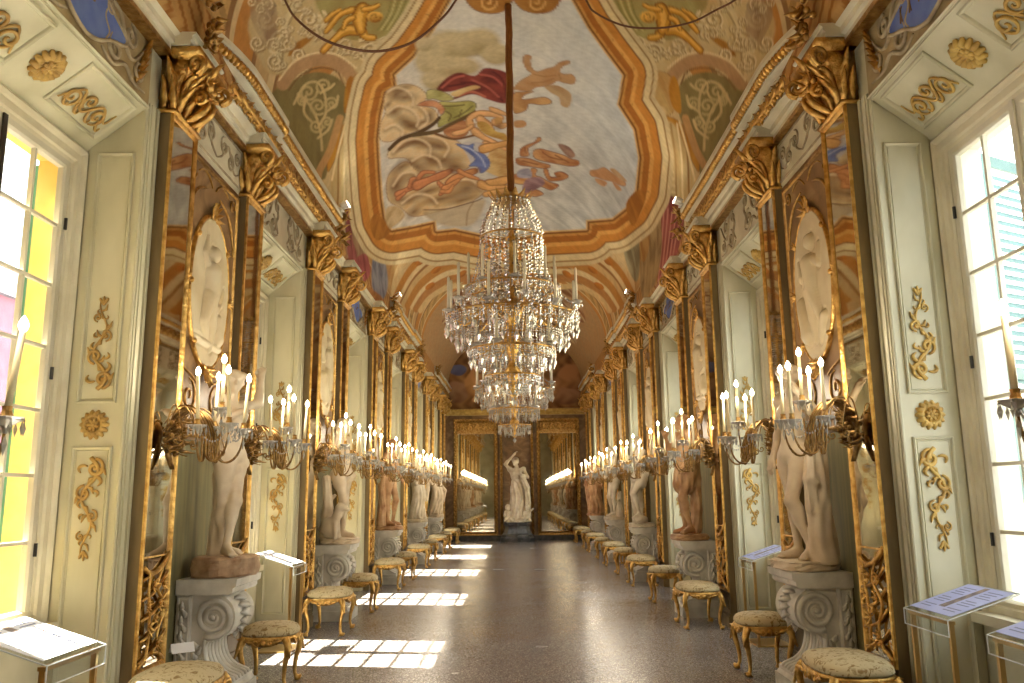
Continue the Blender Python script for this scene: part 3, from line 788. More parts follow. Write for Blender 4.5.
def build_vault():
    ys = np.concatenate([np.arange(-2.6, 5.0, .12), np.arange(5.0, 19.0, .024), np.arange(19.0, YEND+.05, .05)])
    tt = np.linspace(0, PI, 300)
    fl = -VA-np.clip((4.86-np.linspace(4.80, VS-.02, 16))/.06, 0, 1)*.09; xs = np.concatenate([fl, -VA*np.cos(tt), -fl[::-1]]); zs = np.concatenate([np.linspace(4.80, VS-.02, 16), VS+VB*np.sin(tt), np.linspace(VS-.02, 4.80, 16)])
    ny, ns = len(ys), len(xs)
    V = np.zeros((ny, ns, 3)); V[:, :, 0] = xs[None, :]; V[:, :, 1] = ys[:, None]; V[:, :, 2] = zs[None, :]
    V = V.reshape(-1, 3)
    i = np.arange((ny-1)*(ns-1)); r, c = i//(ns-1), i % (ns-1); q = r*ns+c
    Fc = np.stack([q, q+1, q+ns+1, q+ns], 1)
    # ---- base paint: cream and ochre feigned architecture
    Y = V[:, 1]; Z = V[:, 2]; A = (Z-VS)/VB
    col = np.zeros((len(V), 3))
    cream, ochre, orange, tan, brown, olive = [np.array(srgb(*k)) for k in ((206, 184, 138), (186, 148, 88), (182, 120, 50), (190, 158, 112), (128, 88, 50), (140, 124, 80))]
    pt = Painter(V, col)
    f = np.clip(.5+.45*pt.n1, 0, 1)[:, None]; col[:] = cream*(1-f)+tan*f
    def band(msk, k, al=1.0): col[msk] = col[msk]*(1-al)+k*al
    # feigned transverse arches beyond and before the large fresco
    ed = np.abs(Y-12.86)
    for a, b, k in ((4.35, 4.75, orange), (4.75, 4.85, brown), (4.85, 5.05, cream), (5.05, 5.35, ochre), (5.35, 5.42, brown), (5.42, 5.6, cream), (5.6, 5.95, tan), (5.95, 6.05, brown), (6.05, 6.5, orange), (6.5, 6.6, cream), (6.6, 6.7, brown), (6.7, 7.2, ochre), (7.2, 7.3, cream), (7.3, 7.6, orange)):
        band((ed > a) & (ed < b) & (A > -.1), k, .85)
    mk = (ed > 5.05) & (ed < 5.35); col[mk] = col[mk]*(1-.35*(np.sin(A[mk]*60)[:, None] > .2))
    mk = (ed > 6.7) & (ed < 7.2); col[mk] = col[mk]*(1-.3*(np.sin(A[mk]*44+Y[mk]*9)[:, None] > .1))
    # far fresco beyond, dark clouds
    far = (Y > 20.5); fx = (A < .80+.1*np.sin(Y*1.6)); sky2 = far & (A > .62+.1*np.sin(Y*1.9))
    col[far] = (col[far]*.45+np.array(srgb(150, 106, 64))*.55)
    c1 = np.array(srgb(196, 170, 130)); c2 = np.array(srgb(126, 82, 50)); g = np.clip(.5+.6*pt.n1, 0, 1)[:, None]
    col[sky2] = (c1*(1-g)+c2*g)[sky2]
    # base strip behind the architrave
    low = Z < VS; f2 = (np.sin(Y*22+Z*30) > .55)[:, None]
    col[low] = np.where(f2, np.array(srgb(150, 98, 46)), np.array(srgb(184, 140, 82)))[low]*.9
    lowc = (A > 0) & (A < .34) & (np.abs(Y-12.86) < 2.3)
    col[lowc] = (np.array(srgb(196, 160, 104))*(1-f)+np.array(srgb(160, 112, 62))*f)[lowc]
    p = pt
    # ---- spandrel zones of the near bay (same motifs on both sides)
    p.poly([(248, 30), (262, 0), (300, -20), (470, -20), (440, 30), (404, 62), (396, 80), (360, 78), (330, 66), (300, 64), (270, 74)], (206, 186, 140), (186, 160, 112), mir=True, soft=1.5)
    p.poly([(318, -8), (404, -10), (402, 18), (388, 36), (352, 40), (330, 26)], (172, 160, 102), (150, 132, 78), mir=True)
    for k in range(6): p.stroke([(392+k*4, -4), (388+k*3, 14), (378+k*3, 30)], 1.6, (190, 178, 120) if k % 2 else (134, 124, 70), mir=True)
    T4 = lambda q: [(250+x*.161, y*.161) for x, y in q]
    p.poly(T4([(235, 345), (270, 280), (330, 240), (400, 215), (380, 250), (320, 300), (270, 340)]), (184, 130, 54), (140, 92, 38), mir=True)
    p.poly(T4([(90, 30), (160, 20), (150, 80), (110, 120), (70, 100)]), (160, 142, 112), (112, 96, 76), mir=True); p.poly(T4([(80, 170), (170, 180), (160, 230), (110, 260)]), (170, 138, 104), (136, 104, 76), mir=True)
    p.stroke(T4([(170, 440), (190, 260), (230, 120), (300, 0)]), 5, (206, 190, 148), mir=True); p.stroke(T4([(200, 380), (215, 230), (260, 110), (330, 0)]), 1.6, (150, 128, 90), mir=True)
    p.stroke(spiral(*T4([(425, 120)])[0], 9, 1.4, -1, 1, 24), 3.2, (214, 198, 156), mir=True); p.stroke(spiral(*T4([(715, 320)])[0], 12, 1.5, -2, 1, 26), 3.8, (212, 194, 148), mir=True); p.stroke(spiral(*T4([(715, 320)])[0], 10, 1.5, -2, 1, 26), 1.4, (140, 110, 70), mir=True)
    p.stroke(spiral(*T4([(145, 300)])[0], 7, 1.4, -2, 1, 20), 2.6, (216, 200, 158), mir=True)
    for cx, cy, r in ((282, 40, 12), (266, 20, 10), (372, 52, 11), (392, 50, 8), (310, 20, 11), (276, 62, 9), (300, 56, 8), (258, 44, 8)):
        sp = spiral(cx, cy, r, 1.6, .6, 1, 26); p.stroke(sp, 3.2, (150, 124, 84), mir=True); p.stroke([(x-.9, y-.9) for x, y in sp], 1.6, (222, 206, 166), mir=True)
    p.poly([(256, -4), (274, 4), (278, 26), (270, 50), (258, 34), (250, 14)], (176, 152, 118), (146, 120, 90), mir=True, al=.7)
    for i in range(46):
        rr_ = random.Random(i); cx = 250+rr_.random()*150; cy = -6+rr_.random()*74
        if 318 < cx < 402 and cy < 44: continue
        if cx < 244+cy*.55 or cy > 78: continue
        r0 = 4+5*rr_.random(); sp = spiral(cx, cy, r0, 1.3, rr_.random()*6, 1 if i % 2 else -1, 18)
        p.stroke(sp, 2.4, (146, 120, 80), mir=True, al=.8); p.stroke([(x-.8, y-.7) for x, y in sp], 1.2, (226, 210, 170), mir=True, al=.8)
    # arch with green arabesque
    arch = [(283, 84), (296, 68), (316, 60), (334, 62), (350, 74)]
    p.poly([(270, 100), (288, 84), (302, 76), (318, 72), (336, 77), (347, 90), (347, 112), (338, 136), (330, 160), (322, 180), (300, 150)], (140, 126, 80), (118, 104, 64), mir=True)
    p.stroke(arch+[(356, 92)], 13, (176, 140, 100), mir=True); p.stroke([(279, 80), (294, 62), (316, 53), (338, 55), (356, 68)], 2.0, (222, 204, 160), mir=True)
    p.stroke([(289, 90), (300, 76), (318, 68), (336, 71), (344, 84)], 1.6, (128, 96, 60), mir=True)
    for cx, cy, r, a0 in ((308, 92, 9, 0), (324, 86, 8, 2), (318, 106, 9, 1), (332, 104, 7, 3), (316, 126, 7, 0), (327, 122, 6, 2), (302, 100, 5, 1)):
        p.stroke(spiral(cx, cy, r, 1.5, a0, 1, 24), 2.2, (190, 170, 120), mir=True)
    p.stroke([(298, 94), (312, 108), (320, 130), (322, 150)], 2.6, (194, 172, 122), mir=True)
    for q in ([(294, 104), (304, 86), (316, 82), (324, 92), (326, 112), (320, 124)], [(322, 92), (330, 88), (334, 84)], [(326, 112), (336, 104), (338, 96)], [(306, 96), (304, 112), (312, 122)], [(318, 138), (328, 130), (332, 120)]): p.stroke(q, 2.4, (200, 178, 128), mir=True)
    # feigned pier and scrolls beside the big picture
    p.poly([(356, 74), (372, 72), (384, 82), (378, 100), (370, 118), (352, 112), (348, 92)], (202, 170, 112), (176, 136, 80), mir=True, line=(140, 98, 52))
    p.poly([(346, 84), (352, 76), (356, 90), (352, 108), (344, 112)], (196, 140, 52), (160, 104, 36), mir=True)
    p.poly([(352, 118), (372, 116), (364, 128), (346, 140), (336, 158), (328, 172), (328, 156), (338, 132)], (196, 142, 56), (166, 110, 40), mir=True, line=(128, 86, 38))
    sp = spiral(366, 112, 8, 1.5, 0, 1, 20); p.stroke(sp, 3, (210, 186, 136), mir=True)
    p.poly([(352, 124), (376, 120), (382, 150), (382, 190), (372, 222), (352, 238), (336, 222), (330, 190), (340, 150)], (204, 184, 136), (186, 158, 108), mir=True, soft=1.5)
    for k in range(6):
        x = 372-k*6.4
        p.stroke([(x+2, 124), (x-3+k*.3, 160), (x-2, 196), (x-4, 226)], 1.8, ((168, 134, 84), (226, 208, 164), (150, 112, 62))[k % 3], mir=True)
    p.stroke([(340, 118), (330, 150), (318, 178), (330, 206)], 7, (184, 142, 92), mir=True)
    p.stroke([(346, 122), (338, 152), (332, 180)], 2.0, (226, 206, 160), mir=True)
    for yy in range(130, 200, 7): p.blob(357+.2*(160-yy)*.3, yy, 4, 2.6, (214, 196, 150), (160, 130, 84), mir=True)
    # drapery and figures that come down over the cornice gap
    p.poly([(346, 208), (356, 200), (366, 214), (368, 244), (362, 266), (352, 276), (346, 250)], (172, 142, 110), (120, 92, 64), al=.95)
    p.poly([(348, 196), (354, 210), (352, 236), (357, 256), (350, 262), (346, 236)], (168, 96, 92), (120, 60, 58))
    p.poly([(352, 262), (366, 254), (370, 274), (360, 284), (350, 278)], (178, 98, 96), (128, 62, 62))
    p.poly([(374, 250), (384, 258), (388, 284), (382, 300), (372, 286)], (150, 150, 160), (104, 104, 118))
    p.poly([(368, 206), (380, 214), (392, 246), (386, 256), (374, 246)], (180, 140, 84), (140, 96, 52))
    p.poly([(338, 262), (352, 290), (376, 316), (386, 326), (384, 300), (366, 284), (350, 262)], (170, 116, 62), (132, 84, 42))
    p.poly([(662, 206), (672, 196), (684, 216), (680, 244), (672, 268), (664, 292), (656, 300), (660, 262)], (168, 92, 86), (118, 54, 54))
    for k in range(5): p.stroke([(664+k*4, 206+k*3), (662+k*3.4, 240), (658+k*2.6, 284)], 1.2, (198, 134, 118))
    p.poly([(646, 226), (658, 214), (662, 244), (656, 280), (644, 300), (640, 272)], (176, 150, 104), (128, 104, 70))
    p.poly([(632, 208), (644, 200), (650, 236), (644, 262), (634, 244)], (186, 146, 88), (146, 102, 54))
    p.poly([(622, 230), (636, 224), (640, 262), (636, 282), (626, 262)], (150, 140, 110), (108, 96, 70))
    # curling frame pieces towards the far bay
    for dy, w, k in ((0, 9, (184, 126, 58)), (7, 5, (214, 192, 146)), (13, 4, (150, 104, 56)), (19, 7, (200, 170, 120)), (28, 8, (182, 128, 64)), (37, 5, (216, 196, 150)), (45, 7, (176, 124, 70)), (54, 5, (206, 180, 130))):
        p.stroke([(396+dy*.45, 300+dy*.2), (412+dy*.35, 270+dy*.5), (440+dy*.2, 246+dy*.75), (474, 236+dy*.95), (512, 233+dy)], w, k, mir=True)
    for x, y in ((420, 262), (436, 270), (452, 258), (462, 274), (430, 286), (476, 266), (492, 262)):
        p.blob(x, y, 6, 3, (188, 120, 50), (140, 84, 36), rot=-.6, mir=True)
    # ---- frame of the large fresco, then its sky
    L = [(462, -24), (452, 0), (433, 33), (415, 58), (396, 75.5), (397.5, 88), (387, 94), (382, 116), (379.5, 140), (381, 169), (383, 197), (386, 218), (392, 229), (414, 225), (436, 220), (437, 230), (455, 228), (478, 233), (505, 237)]
    R = [(525, 236), (545, 231), (565, 230), (586, 229), (586, 220), (612, 218), (626, 207), (635, 190), (638, 158), (633, 130), (617, 105), (622, 75.5), (605, 53), (587, 28), (571, 0), (560, -24)]
    out = L+R
    for w, k in ((72, (206, 188, 146)), (64, (150, 112, 64)), (61, (216, 198, 154)), (49, (134, 90, 44)), (46, (196, 132, 58)), (32, (214, 162, 86)), (24, (166, 102, 40)), (12, (198, 144, 72)), (7, (122, 76, 36)), (3, (214, 176, 116))):
        p.stroke(out, w, k, smooth=False)
    for q in range(60):                                     # feathered leaf strokes on the ochre frame
        i = q/60*(len(out)-1); a = out[int(i)]; b = out[min(len(out)-1, int(i)+1)]; t = i-int(i)
        x, y = a[0]+(b[0]-a[0])*t, a[1]+(b[1]-a[1])*t; dx, dy = x-513, (y-120)*.8; n = math.hypot(dx, dy)+1e-6; dx /= n; dy /= n
        p.stroke([(x+dx*5-dy*2, y+dy*5+dx*2), (x+dx*14+dy*2, y+dy*14-dx*2)], 1.1, (146, 92, 36), al=.6, smooth=False)
    idx = np.where(p.ok & (p.px > 360) & (p.px < 660) & (p.py > -60) & (p.py < 260) & (V[:, 1] < 19))[0]
    d = p.dist(idx, out); al = np.clip(.5-d/1.4, 0, 1)
    gx = np.clip((p.px[idx]-400)/230, 0, 1)[:, None]; gy = np.clip(p.py[idx]/230, 0, 1)[:, None]; nn = np.clip(.5+.35*p.n1[idx], 0, 1)[:, None]
    sky = np.array(srgb(216, 210, 198))*(1-gx)+np.array(srgb(204, 210, 217))*gx; sky = sky*(1-.35*gy*(1-nn))
    sky = sky*(1-.18*nn)+np.array(srgb(206, 192, 166))*.18*nn
    p.mix(idx, sky, al)
    inside = np.zeros(len(V), bool); inside[idx[d < .4]] = True
    T1 = lambda q: [(380+x*.1317, 60+y*.1317) for x, y in q]
    T2 = lambda q: [(380+x*.1464, 130+y*.1464) for x, y in q]
    T3 = lambda q: [(505+x*.2195, 50+y*.2195) for x, y in q]
    CR, CR2, UM, UM2 = (222, 200, 158), (200, 168, 120), (112, 74, 40), (78, 50, 26)
    def smudge(T, x, y, rx, ry, rot=0.0, al=.8, k=UM, kk=UM2):
        q = T([(x, y)])[0]; s_ = T([(1, 0)])[0][0]-T([(0, 0)])[0][0]; p.blob(q[0], q[1], rx*s_*1.75, ry*s_*1.6, k, kk, rot=rot, soft=1.0, al=min(1, al*1.05))
    def limb(T, q, w, k=(220, 174, 122), dk=(142, 92, 54)):
        s_ = T([(1, 0)])[0][0]-T([(0, 0)])[0][0]; P2 = catmull(T(q), 5); n = len(P2)
        for i in range(n-1):
            u = i/(n-1); w_ = w*s_*(1.12-.55*u)*(1+.16*math.sin(u*9.5+w))
            p.stroke([P2[i], P2[i+1]], w_+.9, dk, smooth=False, al=.9)
        for i in range(n-1):
            u = i/(n-1); w_ = w*s_*(1.12-.55*u)*(1+.16*math.sin(u*9.5+w)); f_ = .5+.5*math.sin(u*7+w*.3)
            kk = tuple(k[j]*(1-.16*f_)+dk[j]*.16*f_ for j in range(3))
            p.stroke([P2[i], P2[i+1]], max(.8, w_*.8), kk, smooth=False, soft=1.0)
            x0, y0 = P2[i]; x1, y1 = P2[i+1]; p.stroke([(x0-w_*.12, y0-w_*.2), (x1-w_*.12, y1-w_*.2)], max(.5, w_*.28), tuple(min(255, c_+16) for c_ in k), smooth=False, al=.6, soft=.9)
    GO, GD = (214, 160, 66), (134, 86, 30)
    for mm in (0, 1):
        TT = (lambda q: T4(q)) if not mm else (lambda q: [p.xm(z_) for z_ in T4(q)])
        def limb2(q, w):
            P2 = catmull(TT(q), 5); n = len(P2); s_ = .161
            for st in (0, 1, 2):
                for i in range(n-1):
                    u = i/(n-1); w_ = w*s_*(1.1-.5*u)*(1+.14*math.sin(u*8+w))
                    if st == 0: p.stroke([P2[i], P2[i+1]], w_+1.2, GD, smooth=False)
                    elif st == 1: p.stroke([P2[i], P2[i+1]], max(.8, w_*.8), (196, 140, 50), smooth=False, soft=.9)
                    else: p.stroke([(P2[i][0], P2[i][1]-w_*.15), (P2[i+1][0], P2[i+1][1]-w_*.15)], max(.6, w_*.36), (228, 180, 86), smooth=False, soft=.9)
        limb2([(640, 60), (560, 90), (500, 160), (470, 200)], 34); limb2([(470, 130), (510, 90), (560, 60)], 24)
        limb2([(690, 190), (600, 190), (530, 240), (455, 315)], 56); limb2([(700, 200), (720, 230), (770, 235)], 46)
        limb2([(700, 60), (680, 120), (690, 190)], 92); limb2([(700, 60), (760, 50), (800, 30)], 30); limb2([(640, 110), (600, 130), (580, 180)], 30)
        h = TT([(775, 105)])[0]; p.blob(h[0], h[1], 9, 6.5, (226, 178, 84), (150, 98, 36)); p.stroke(spiral(h[0], h[1], 6, 1.2, 0, 1, 14), 1.0, GD)
    # pale upper clouds
    for x, y, rx, ry in ((452, 46, 34, 18), (430, 60, 17, 17), (478, 42, 26, 16), (437, 80, 18, 12), (496, 54, 18, 12), (455, 66, 30, 12), (424, 44, 10, 8)):
        p.blob(x, y, rx, ry, (196, 180, 142), (150, 130, 92), soft=.3)
    # heavy clouds at the left, umber in their hollows
    p.poly(T1([(30, 300), (60, 230), (170, 185), (280, 200), (350, 260), (340, 310), (300, 340), (400, 370), (440, 430), (390, 490), (280, 540), (180, 570), (80, 620), (0, 600), (5, 480), (40, 400)]), CR, CR2, soft=1.2, line=(146, 104, 62))
    for a in ((170, 215, 60, 22, -.3), (190, 285, 70, 30, -.1), (120, 260, 50, 30, -.6), (110, 390, 40, 30, -.5), (200, 470, 80, 40, .5), (240, 500, 60, 30, .2), (60, 340, 30, 16, -.8), (330, 470, 60, 18, -.3), (380, 420, 30, 40, .2)): smudge(T1, *a)
    p.poly(T2([(50, 170), (90, 90), (200, 30), (330, 20), (450, 40), (560, 100), (620, 200), (600, 260), (520, 280), (400, 280), (260, 290), (190, 200), (120, 190), (70, 195)]), CR, CR2, soft=1.2, line=(146, 104, 62))
    for a in ((300, 90, 110, 34, .15), (400, 110, 60, 24, .2), (430, 210, 110, 46, -.1), (250, 250, 80, 40, .4), (230, 80, 60, 20, -.3), (520, 250, 70, 24, .1), (350, 190, 40, 40, 0), (150, 120, 50, 16, -.5)): smudge(T2, *a)
    p.poly(T2([(45, 360), (80, 280), (180, 215), (260, 280), (400, 290), (560, 300), (690, 350), (720, 410), (640, 480), (500, 530), (380, 560), (230, 590), (140, 530), (60, 480)]), CR, CR2, soft=1.2, line=(146, 104, 62))
    for a in ((110, 380, 50, 80, .2, .9), (150, 250, 70, 26, -.5), (260, 320, 90, 30, -.2), (320, 420, 120, 24, -.3), (170, 480, 70, 24, -.1), (420, 470, 130, 26, -.2), (590, 400, 100, 50, -.2), (560, 480, 100, 18, -.25), (230, 560, 50, 30, -.6)): smudge(T2, *a)
    p.poly(T2([(40, 540), (120, 520), (170, 580), (120, 640), (50, 670)]), (214, 190, 148), (176, 148, 106), soft=1.2)
    p.poly(T2([(300, 560), (500, 530), (660, 480), (720, 490), (640, 640), (480, 660), (360, 620)]), (198, 178, 142), (164, 142, 108), soft=1.5, al=.8)
    p.stroke(T2([(590, 650), (600, 560), (640, 490)]), 1.4, (140, 112, 80), al=.7); p.stroke(T2([(300, 545), (450, 540), (640, 490), (700, 465)]), 1.2, (96, 62, 36), al=.8)
    for T_, q in ((T1, [(60, 240), (120, 210), (200, 230), (250, 290), (250, 340)]), (T1, [(60, 400), (130, 350), (230, 370), (290, 440), (280, 500)]), (T1, [(290, 340), (350, 400), (360, 470), (300, 520)]), (T1, [(40, 520), (110, 490), (170, 530), (170, 570)]),
                  (T2, [(90, 150), (160, 80), (260, 60), (340, 110), (340, 180)]), (T2, [(330, 40), (420, 60), (470, 120), (440, 180)]), (T2, [(220, 210), (300, 170), (390, 200), (420, 260)]), (T2, [(90, 380), (150, 300), (230, 290), (270, 340)]), (T2, [(420, 420), (520, 350), (620, 340), (690, 400)]), (T2, [(150, 500), (240, 440), (340, 450), (390, 500)])):
        P2 = T_(q); p.stroke([(x_, y_+2.2) for x_, y_ in P2], 4.0, (120, 80, 44), al=.45, soft=2.0); p.stroke(P2, 2.2, (234, 214, 176), al=.7, soft=1.2)
    # crimson cloak
    p.poly(T1([(430, 230), (500, 140), (600, 95), (720, 120), (800, 60), (960, 95), (1010, 180), (1010, 310), (930, 330), (820, 300), (700, 260), (560, 300), (600, 250), (700, 200), (540, 240)]), (138, 62, 54), (96, 40, 38))
    for q, k in (([(470, 210), (560, 140), (640, 120)], (176, 92, 78)), ([(620, 170), (740, 180), (860, 240), (930, 310)], (92, 34, 34)), ([(760, 110), (860, 130), (940, 200)], (172, 88, 76)), ([(700, 150), (820, 210), (900, 280)], (170, 92, 78)), ([(600, 270), (700, 240), (800, 280)], (186, 108, 84)), ([(860, 90), (930, 150), (960, 280)], (92, 36, 36)), ([(520, 200), (640, 180)], (88, 34, 34))): p.stroke(T1(q), 2.2, k, al=.85)
    p.poly(T1([(540, 250), (700, 195), (760, 210), (660, 240), (580, 280)]), (220, 196, 142), (190, 158, 104))
    # yellow-green robe and the reclining figures below it
    p.poly(T1([(355, 235), (420, 225), (510, 255), (560, 300), (480, 310), (400, 295), (360, 300)]), (196, 190, 128), (150, 144, 86), line=(92, 78, 46))
    p.poly(T1([(450, 320), (560, 320), (680, 310), (730, 340), (700, 410), (600, 450), (500, 490), (440, 510), (450, 440), (490, 390)]), (196, 188, 116), (140, 134, 74), line=(88, 74, 42))
    for q in ([(520, 460), (540, 420), (500, 390)], [(560, 440), (640, 400), (700, 350)], [(480, 350), (560, 350), (640, 340)], [(600, 430), (620, 380)]): p.stroke(T1(q), 1.6, (96, 84, 46), al=.8)
    p.poly(T1([(285, 345), (350, 310), (430, 315), (490, 370), (460, 415), (420, 360)]), (216, 160, 122), (180, 116, 80), line=(120, 70, 44))
    p.stroke(T1([(70, 680), (160, 600), (300, 550), (400, 490), (450, 440)]), 3.6, (84, 60, 36)); p.stroke(T1([(250, 570), (420, 545), (520, 500), (640, 440), (720, 400)]), 4.2, (98, 76, 46)); p.stroke(T1([(420, 560), (560, 600), (720, 570)]), 2.4, (110, 74, 44))
    p.poly(T1([(480, 540), (560, 490), (640, 460), (680, 520), (640, 580), (540, 590)]), (206, 150, 104), (160, 104, 66), line=(120, 74, 44))
    for q, w in (([(690, 500), (680, 450), (740, 410), (840, 410), (930, 440)], 46), ([(720, 540), (790, 590), (880, 640), (960, 680)], 46), ([(840, 370), (920, 400), (980, 420)], 30), ([(760, 450), (820, 500), (860, 560)], 60), ([(870, 470), (920, 500), (960, 490)], 40), ([(800, 640), (900, 700), (990, 740)], 50), ([(560, 560), (640, 540), (700, 500)], 30)): limb(T1, q, w)
    p.poly(T1([(730, 480), (800, 470), (880, 540), (950, 560), (980, 620), (900, 600), (790, 560)]), (208, 176, 98), (164, 122, 58))
    smudge(T1, 905, 500, 30, 22); p.blob(*T1([(900, 462)])[0], 5, 4, (196, 150, 92), (120, 78, 44))
    p.poly(T2([(620, 90), (780, 110), (890, 180), (890, 330), (760, 300), (660, 230)]), (212, 184, 130), (176, 136, 84)); p.poly(T2([(560, 95), (660, 80), (740, 120), (730, 190), (640, 250), (600, 180)]), (206, 200, 196), (170, 168, 176))
    p.poly(T2([(520, 95), (600, 105), (640, 95), (640, 140), (710, 165), (750, 215), (740, 260), (690, 295), (665, 250), (610, 245), (650, 200), (600, 150)]), (112, 128, 186), (84, 96, 152), line=(72, 78, 126)); p.stroke(T2([(560, 110), (620, 130), (690, 190), (720, 250)]), 1.6, (168, 178, 210))
    for q, w in (([(700, 130), (780, 110), (870, 90)], 50), ([(740, 370), (830, 350), (900, 330)], 60), ([(690, 370), (760, 400), (880, 390)], 46), ([(720, 440), (820, 420), (900, 400)], 36)): limb(T2, q, w, (214, 166, 104), (138, 88, 46))
    # two reddish figures lying on the lower cloud
    RS, RD = (200, 132, 88), (122, 68, 42)
    for q, w in (([(120, 440), (180, 410), (260, 375), (330, 350)], 34), ([(250, 380), (340, 340), (420, 310), (480, 280)], 52), ([(200, 390), (215, 340), (240, 330)], 22), ([(260, 330), (300, 290), (370, 290)], 24), ([(400, 360), (440, 410), (410, 440)], 24), ([(120, 470), (170, 430)], 20)): limb(T2, q, w, RS, RD)
    for q, w in (([(470, 370), (520, 330), (580, 300), (650, 280)], 50), ([(440, 400), (480, 380), (540, 340)], 34), ([(540, 280), (600, 310), (670, 335)], 28), ([(420, 420), (470, 420), (500, 380)], 22)): limb(T2, q, w, (206, 144, 92), RD)
    smudge(T2, 495, 275, 30, 24, 0, .9, (110, 66, 44), (80, 46, 30)); smudge(T2, 660, 275, 24, 18, 0, .8, (130, 80, 50), (90, 54, 34))
    # flying figures on the right
    BR, BD = (190, 152, 112), (146, 108, 74)
    SK, SKD, LN = (204, 154, 108), (160, 104, 66), (108, 64, 42)
    p.poly(T3([(180, 165), (230, 160), (270, 175), (300, 200), (302, 235), (285, 262), (255, 250), (245, 215), (210, 195)]), (192, 164, 128), (170, 138, 102))
    p.poly(T3([(40, 175), (70, 140), (120, 110), (100, 90), (85, 60), (85, 30), (100, 22), (120, 30), (115, 50), (125, 85), (150, 98), (190, 85), (225, 75), (250, 55), (290, 48), (292, 62), (262, 75), (250, 100), (270, 110), (305, 112), (322, 135), (310, 155), (270, 150), (240, 140), (215, 155), (180, 165), (140, 170), (110, 188), (60, 182)]), BR, (168, 126, 86), line=(150, 110, 74))
    for q in ([(130, 110), (180, 120), (230, 115)], [(120, 150), (180, 145), (220, 130)], [(245, 110), (255, 135)]): p.stroke(T3(q), 1.1, (148, 106, 70), al=.7)
    p.poly(T3([(40, 200), (90, 190), (130, 190), (90, 205), (80, 225), (130, 220), (180, 215), (210, 230), (205, 245), (160, 250), (110, 245), (95, 275), (40, 285)]), (206, 164, 112), (166, 120, 76), line=(104, 72, 46)); p.poly(T3([(40, 325), (80, 320), (98, 335), (85, 352), (45, 352)]), (200, 158, 112), (166, 122, 80))
    p.poly(T3([(50, 495), (100, 492), (160, 512), (205, 525), (190, 540), (120, 532), (60, 522)]), SK, SKD, line=LN)
    p.poly(T3([(130, 460), (160, 450), (220, 465), (270, 480), (300, 495), (335, 505), (335, 525), (300, 530), (250, 522), (200, 512), (150, 500), (130, 485)]), (212, 164, 116), SKD, line=LN)
    p.poly(T3([(70, 482), (72, 450), (100, 432), (135, 418), (150, 398), (165, 402), (160, 415), (125, 435), (105, 450), (108, 482)]), SK, SKD, line=LN)
    p.poly(T3([(175, 545), (195, 545), (205, 575), (235, 580), (225, 560), (260, 555), (290, 575), (265, 592), (230, 597), (195, 592)]), (206, 152, 106), SKD, line=LN)
    p.poly(T3([(120, 540), (145, 545), (140, 570), (165, 580), (200, 600), (245, 615), (215, 638), (180, 628), (140, 608), (115, 575)]), SK, SKD, line=LN); p.poly(T3([(30, 570), (80, 565), (110, 580), (90, 610), (40, 605)]), (210, 166, 110), SKD, line=LN); p.poly(T3([(90, 640), (140, 635), (175, 655), (140, 668), (95, 660)]), SK, SKD, line=LN)
    for q in ([(170, 465), (210, 490), (260, 500)], [(230, 480), (290, 512)], [(80, 505), (150, 522)], [(90, 445), (95, 470)], [(210, 582), (250, 575)]): p.stroke(T3(q), 1.2, (126, 76, 48), al=.8)
    p.poly(T3([(95, 590), (160, 580), (180, 610), (130, 640), (80, 650)]), (164, 132, 140), (118, 88, 98)); p.poly(T3([(240, 430), (290, 440), (320, 480), (290, 490)]), (166, 134, 120), (122, 92, 84)); p.poly(T3([(60, 550), (110, 540), (120, 580), (60, 580)]), (176, 176, 196), (130, 128, 150))
    p.poly(T3([(388, 550), (420, 545), (450, 535), (480, 555), (510, 575), (545, 600), (548, 618), (520, 615), (490, 600), (455, 592), (420, 580), (392, 572)]), (206, 160, 118), (178, 130, 92), line=(164, 116, 80)); p.poly(T3([(410, 585), (440, 590), (465, 605), (450, 622), (420, 605)]), (204, 160, 122), (176, 130, 94)); p.poly(T3([(478, 545), (500, 542), (550, 590), (548, 600), (510, 578)]), (200, 170, 136), (176, 142, 108)); p.poly(T3([(490, 602), (520, 620), (530, 640), (510, 636)]), (204, 158, 118), (172, 124, 88))
    # brown scroll ends at the near tip of the frame
    for cx in (488, 536):
        p.poly([(cx-22, -8), (cx-18, 6), (cx-4, 13), (cx+14, 12), (cx+23, 3), (cx+22, -8)], (186, 132, 64), (150, 98, 44), line=(112, 72, 34)); p.stroke(spiral(cx, 2, 9, 1.3, 0, 1, 18), 2.4, (212, 166, 98))
    p.poly([(626, 204), (638, 190), (646, 196), (640, 214), (632, 226)], (182, 120, 48), (146, 92, 36)); p.poly([(390, 232), (378, 214), (370, 222), (376, 240)], (186, 126, 54), (150, 96, 40))
    br_ = np.sin(V[:, 0]*83+3*np.sin(V[:, 1]*37))*np.sin(V[:, 1]*71+3*np.sin(V[:, 0]*43+V[:, 2]*29))
    col *= 1.1*(1+.07*pt.n2+.06*br_+.06*pt.n1)[:, None]; np.clip(col, .01, .9, out=col)
    me = np_mesh('vault', V, Fc)
    at = me.attributes.new('paint', 'FLOAT_COLOR', 'POINT')
    c4 = np.ones((len(V), 4), np.float32); c4[:, :3] = col; at.data.foreach_set('color', c4.ravel())
    o = link('ceiling', me, M['fresco']); tag(o, 'barrel vaulted ceiling painted with a cloudy ochre fresco', 'ceiling', kind='structure')
    return o
build_vault()

